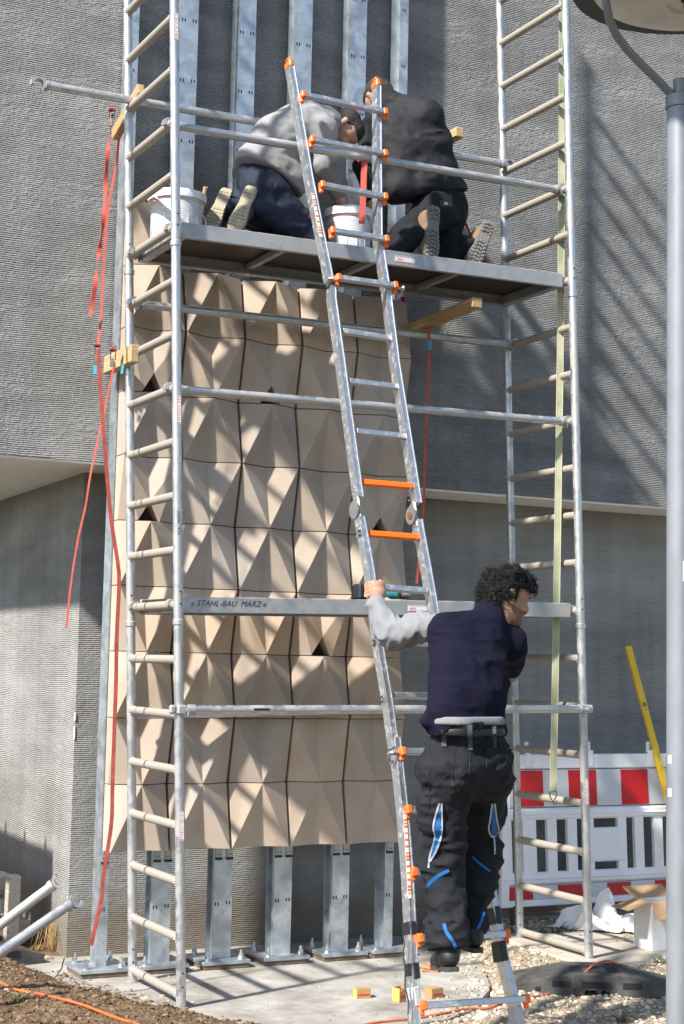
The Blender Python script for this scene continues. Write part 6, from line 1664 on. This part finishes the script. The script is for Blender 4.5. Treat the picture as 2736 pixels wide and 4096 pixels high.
sdf_obj('hair', hair_cap(L1, ax1h, 1.02, 'short'), .0055, m_hairs, m1, k=.02, smooth_it=1, extra=mk_haircut(hd1, ax1h), wr=[(.006, 60, 60, 60, 2.7)])
for a_, he, to in ((an, (480, 880), (325, 1245)), (af, (245, 915), (110, 1215))):
    Yf = .20 if a_ is an else .46
    H_, T_ = K(*he, Yf+.01), K(*to, Yf-.02); td = nrm(T_-H_); nn_ = nrm(np.cross(td, nrm(wx*.35+CF*.9))); nn_ = nn_ if nn_@wx < 0 else -nn_
    nn_ = nrm(-wx*.18-CF*.98)
    boot(m1, (H_*.70+T_*.30)-nrm(nn_-td*(nn_@td))*.088, td, nn_, .335, m_bootb, m_soleb, m_soleb, shaft=(kn_ if a_ is an else kf)-a_)
b = MB(); c_ = K(1035, 1040, .17); b.box(c_, (.026, .010, .10), [wx, nrm(CF*V(1, 1, 0)), EZ], bev=.002); b.build('folding_rule', m_wood, m1)
b = MB(); c_ = K(1030, 1125, .165); b.box(c_, (.045, .012, .022), [wx, nrm(CF*V(1, 1, 0)), EZ], bev=.004); b.build('pencil_case', m_strap2, m1)

# ================= worker in black, kneeling
zC = lambda x, y: (1400+x/2.613, 280+y/2.613)
Q_ = lambda x, y, Y: ony(*zC(x, y), Y)
p2_ = Q_(930, 1430, .42); m2 = thing('person', V(p2_[0], p2_[1], deck_z(p2_[0], p2_[1])), 'person in black jacket and tan boots kneeling on the platform, back turned', 'person')
h2n = Q_(860, 1480, .34); h2f = Q_(1010, 1470, .46)
k2n = Q_(420, 1790, .30); k2f = Q_(960, 1880, .46); k2n[2] = dz1(k2n[0])+.08; k2f[2] = dz1(k2f[0])+.08
a2n = Q_(665, 1720, .22); a2f = Q_(1215, 1830, .34)
tr2 = [(h2n, h2f, .125, .125), (p2_+V(-.04, 0, .04), p2_+V(.05, 0, .03), .125, .12), (h2n, k2n, .10, .08), (k2n, a2n, .08, .060), (h2f, k2f, .105, .085), (k2f, a2f, .08, .060)]
t2 = sdf_obj('trousers', tr2, .0085, m_char, m2, k=.04, wr=[(.016, 14, 14, 10, 8.3), (.010, 28, 28, 22, 3.7)])
s2r = Q_(800, 450, .34); s2l = Q_(240, 640, .60); n2 = Q_(400, 350, .54); u2 = (s2r+s2l)/2
tor2 = [(p2_+V(-.05, 0, .09), p2_+V(.06, 0, .09), .125, .122), (Q_(800, 1150, .38), Q_(900, 1120, .42), .145, .135), (Q_(620, 850, .42), Q_(830, 800, .38), .150, .125), (Q_(480, 620, .46), Q_(800, 560, .36), .125, .105), (s2r, n2, .085, .062), (s2l, n2, .078, .062), (n2+V(0, 0, -.02), n2+V(-.02, .02, .03), .065, .06), (Q_(520, 1250, .36), Q_(660, 1280, .36), .10, .10), (Q_(500, 800, .45), Q_(860, 780, .38), .135, .115), (Q_(500, 1040, .42), Q_(900, 1030, .40), .125, .12)]
e2l = Q_(150, 1000, .50); w2l = Q_(230, 1330, .44); e2r = Q_(560, 820, .60); w2r = Q_(330, 1200, .55)
hem2 = Q_(800, 1345, .40); hn2 = nrm(hem2-Q_(620, 700, .42))
j2 = sdf_obj('jacket', tor2+[(s2l, e2l, .068, .056), (e2l, w2l, .056, .042), (s2r+V(-.02, .1, -.05), e2r, .065, .055), (e2r, w2r, .055, .042)], .0085, m_blackj, m2, k=.05, cuts=[(hem2, hn2)],
             wr=[(.007, 6, 6, 6, 4.3), (.012, 13, 13, 20, 7.1), (.004, 36, 36, 40, 2.9)])
hd2 = Q_(318, 292, .62); f2 = nrm(-wx*.30+nrm(CF*V(1, 1, 0))*.75+V(0, 0, -.60))
pr, L2h, ax2h = head(m2, hd2, f2, nrm(V(0, 0, 1)-wx*.35), 1.0, m_skin, m_hairs, 'short')
pr += [(hd2-ax2h[2]*.07-f2*.02, n2, .055, .062), (n2, u2, .062, .09), (u2, p2_, .09, .09), (u2, s2l, .07, .05), (s2l, e2l, .045, .04), (e2l, w2l, .04, .03), (u2, e2r, .06, .04), (e2r, w2r, .04, .03)]
for w_, e_ in ((w2l, e2l), (w2r, e2r)):
    d_ = nrm(w_-e_+V(-.03, .0, -.05)); q0_ = w_+d_*.035; q1_ = w_+d_*.095; sd_ = nrm(np.cross(d_, V(1, 0, 0)))
    pr += [(w_, q0_, .028, .030), (q0_, q1_, .026, .024, sd_, 1.5)]
    for i in range(4):
        b0 = q1_+sd_*(.030-.020*i); b1_ = b0+d_*.035; b2_ = b1_+d_*.022+V(-.022, 0, 0); pr += [(b0, b1_, .0095, .009), (b1_, b2_, .009, .0078)]
    tb0 = q0_-sd_*.03; pr += [(q0_, tb0+d_*.02, .016, .012), (tb0+d_*.02, tb0+d_*.055, .012, .0095)]
sdf_obj('body', pr, .0055, m_skin, m2, k=.014, smooth_it=1)
sdf_obj('hair', hair_cap(L2h, ax2h, 1.03, 'short'), .0055, m_hairs, m2, k=.02, smooth_it=1, extra=mk_haircut(hd2, ax2h), wr=[(.006, 60, 60, 60, 5.7)])
for a_, he, to, yy, kk in ((a2n, (860, 1450), (825, 1960), .19, k2n), (a2f, (1440, 1620), (1275, 2020), .30, k2f)):
    H_, T_ = Q_(*he, yy), Q_(*to, yy-.01); td = nrm(T_-H_); nn_ = nrm(wx*(.55 if a_ is a2n else .2)-CF*.85)
    boot(m2, (H_*.70+T_*.30)-nrm(nn_-td*(nn_@td))*.09, td, nn_, .355, m_bootn, m_soleg, m_soled if False else m_soleg, lug='deep', shaft=kk-a_)
decal('waist_label', [t2, j2], [zC(945, 1395), zC(1065, 1400)], .036, mat('label_cloth', (.05, .05, .055), .8), m2, lift=.006)
decal('label_mark', [t2, j2], [zC(985, 1395), zC(1025, 1396)], .014, m_piping, m2, lift=.010)
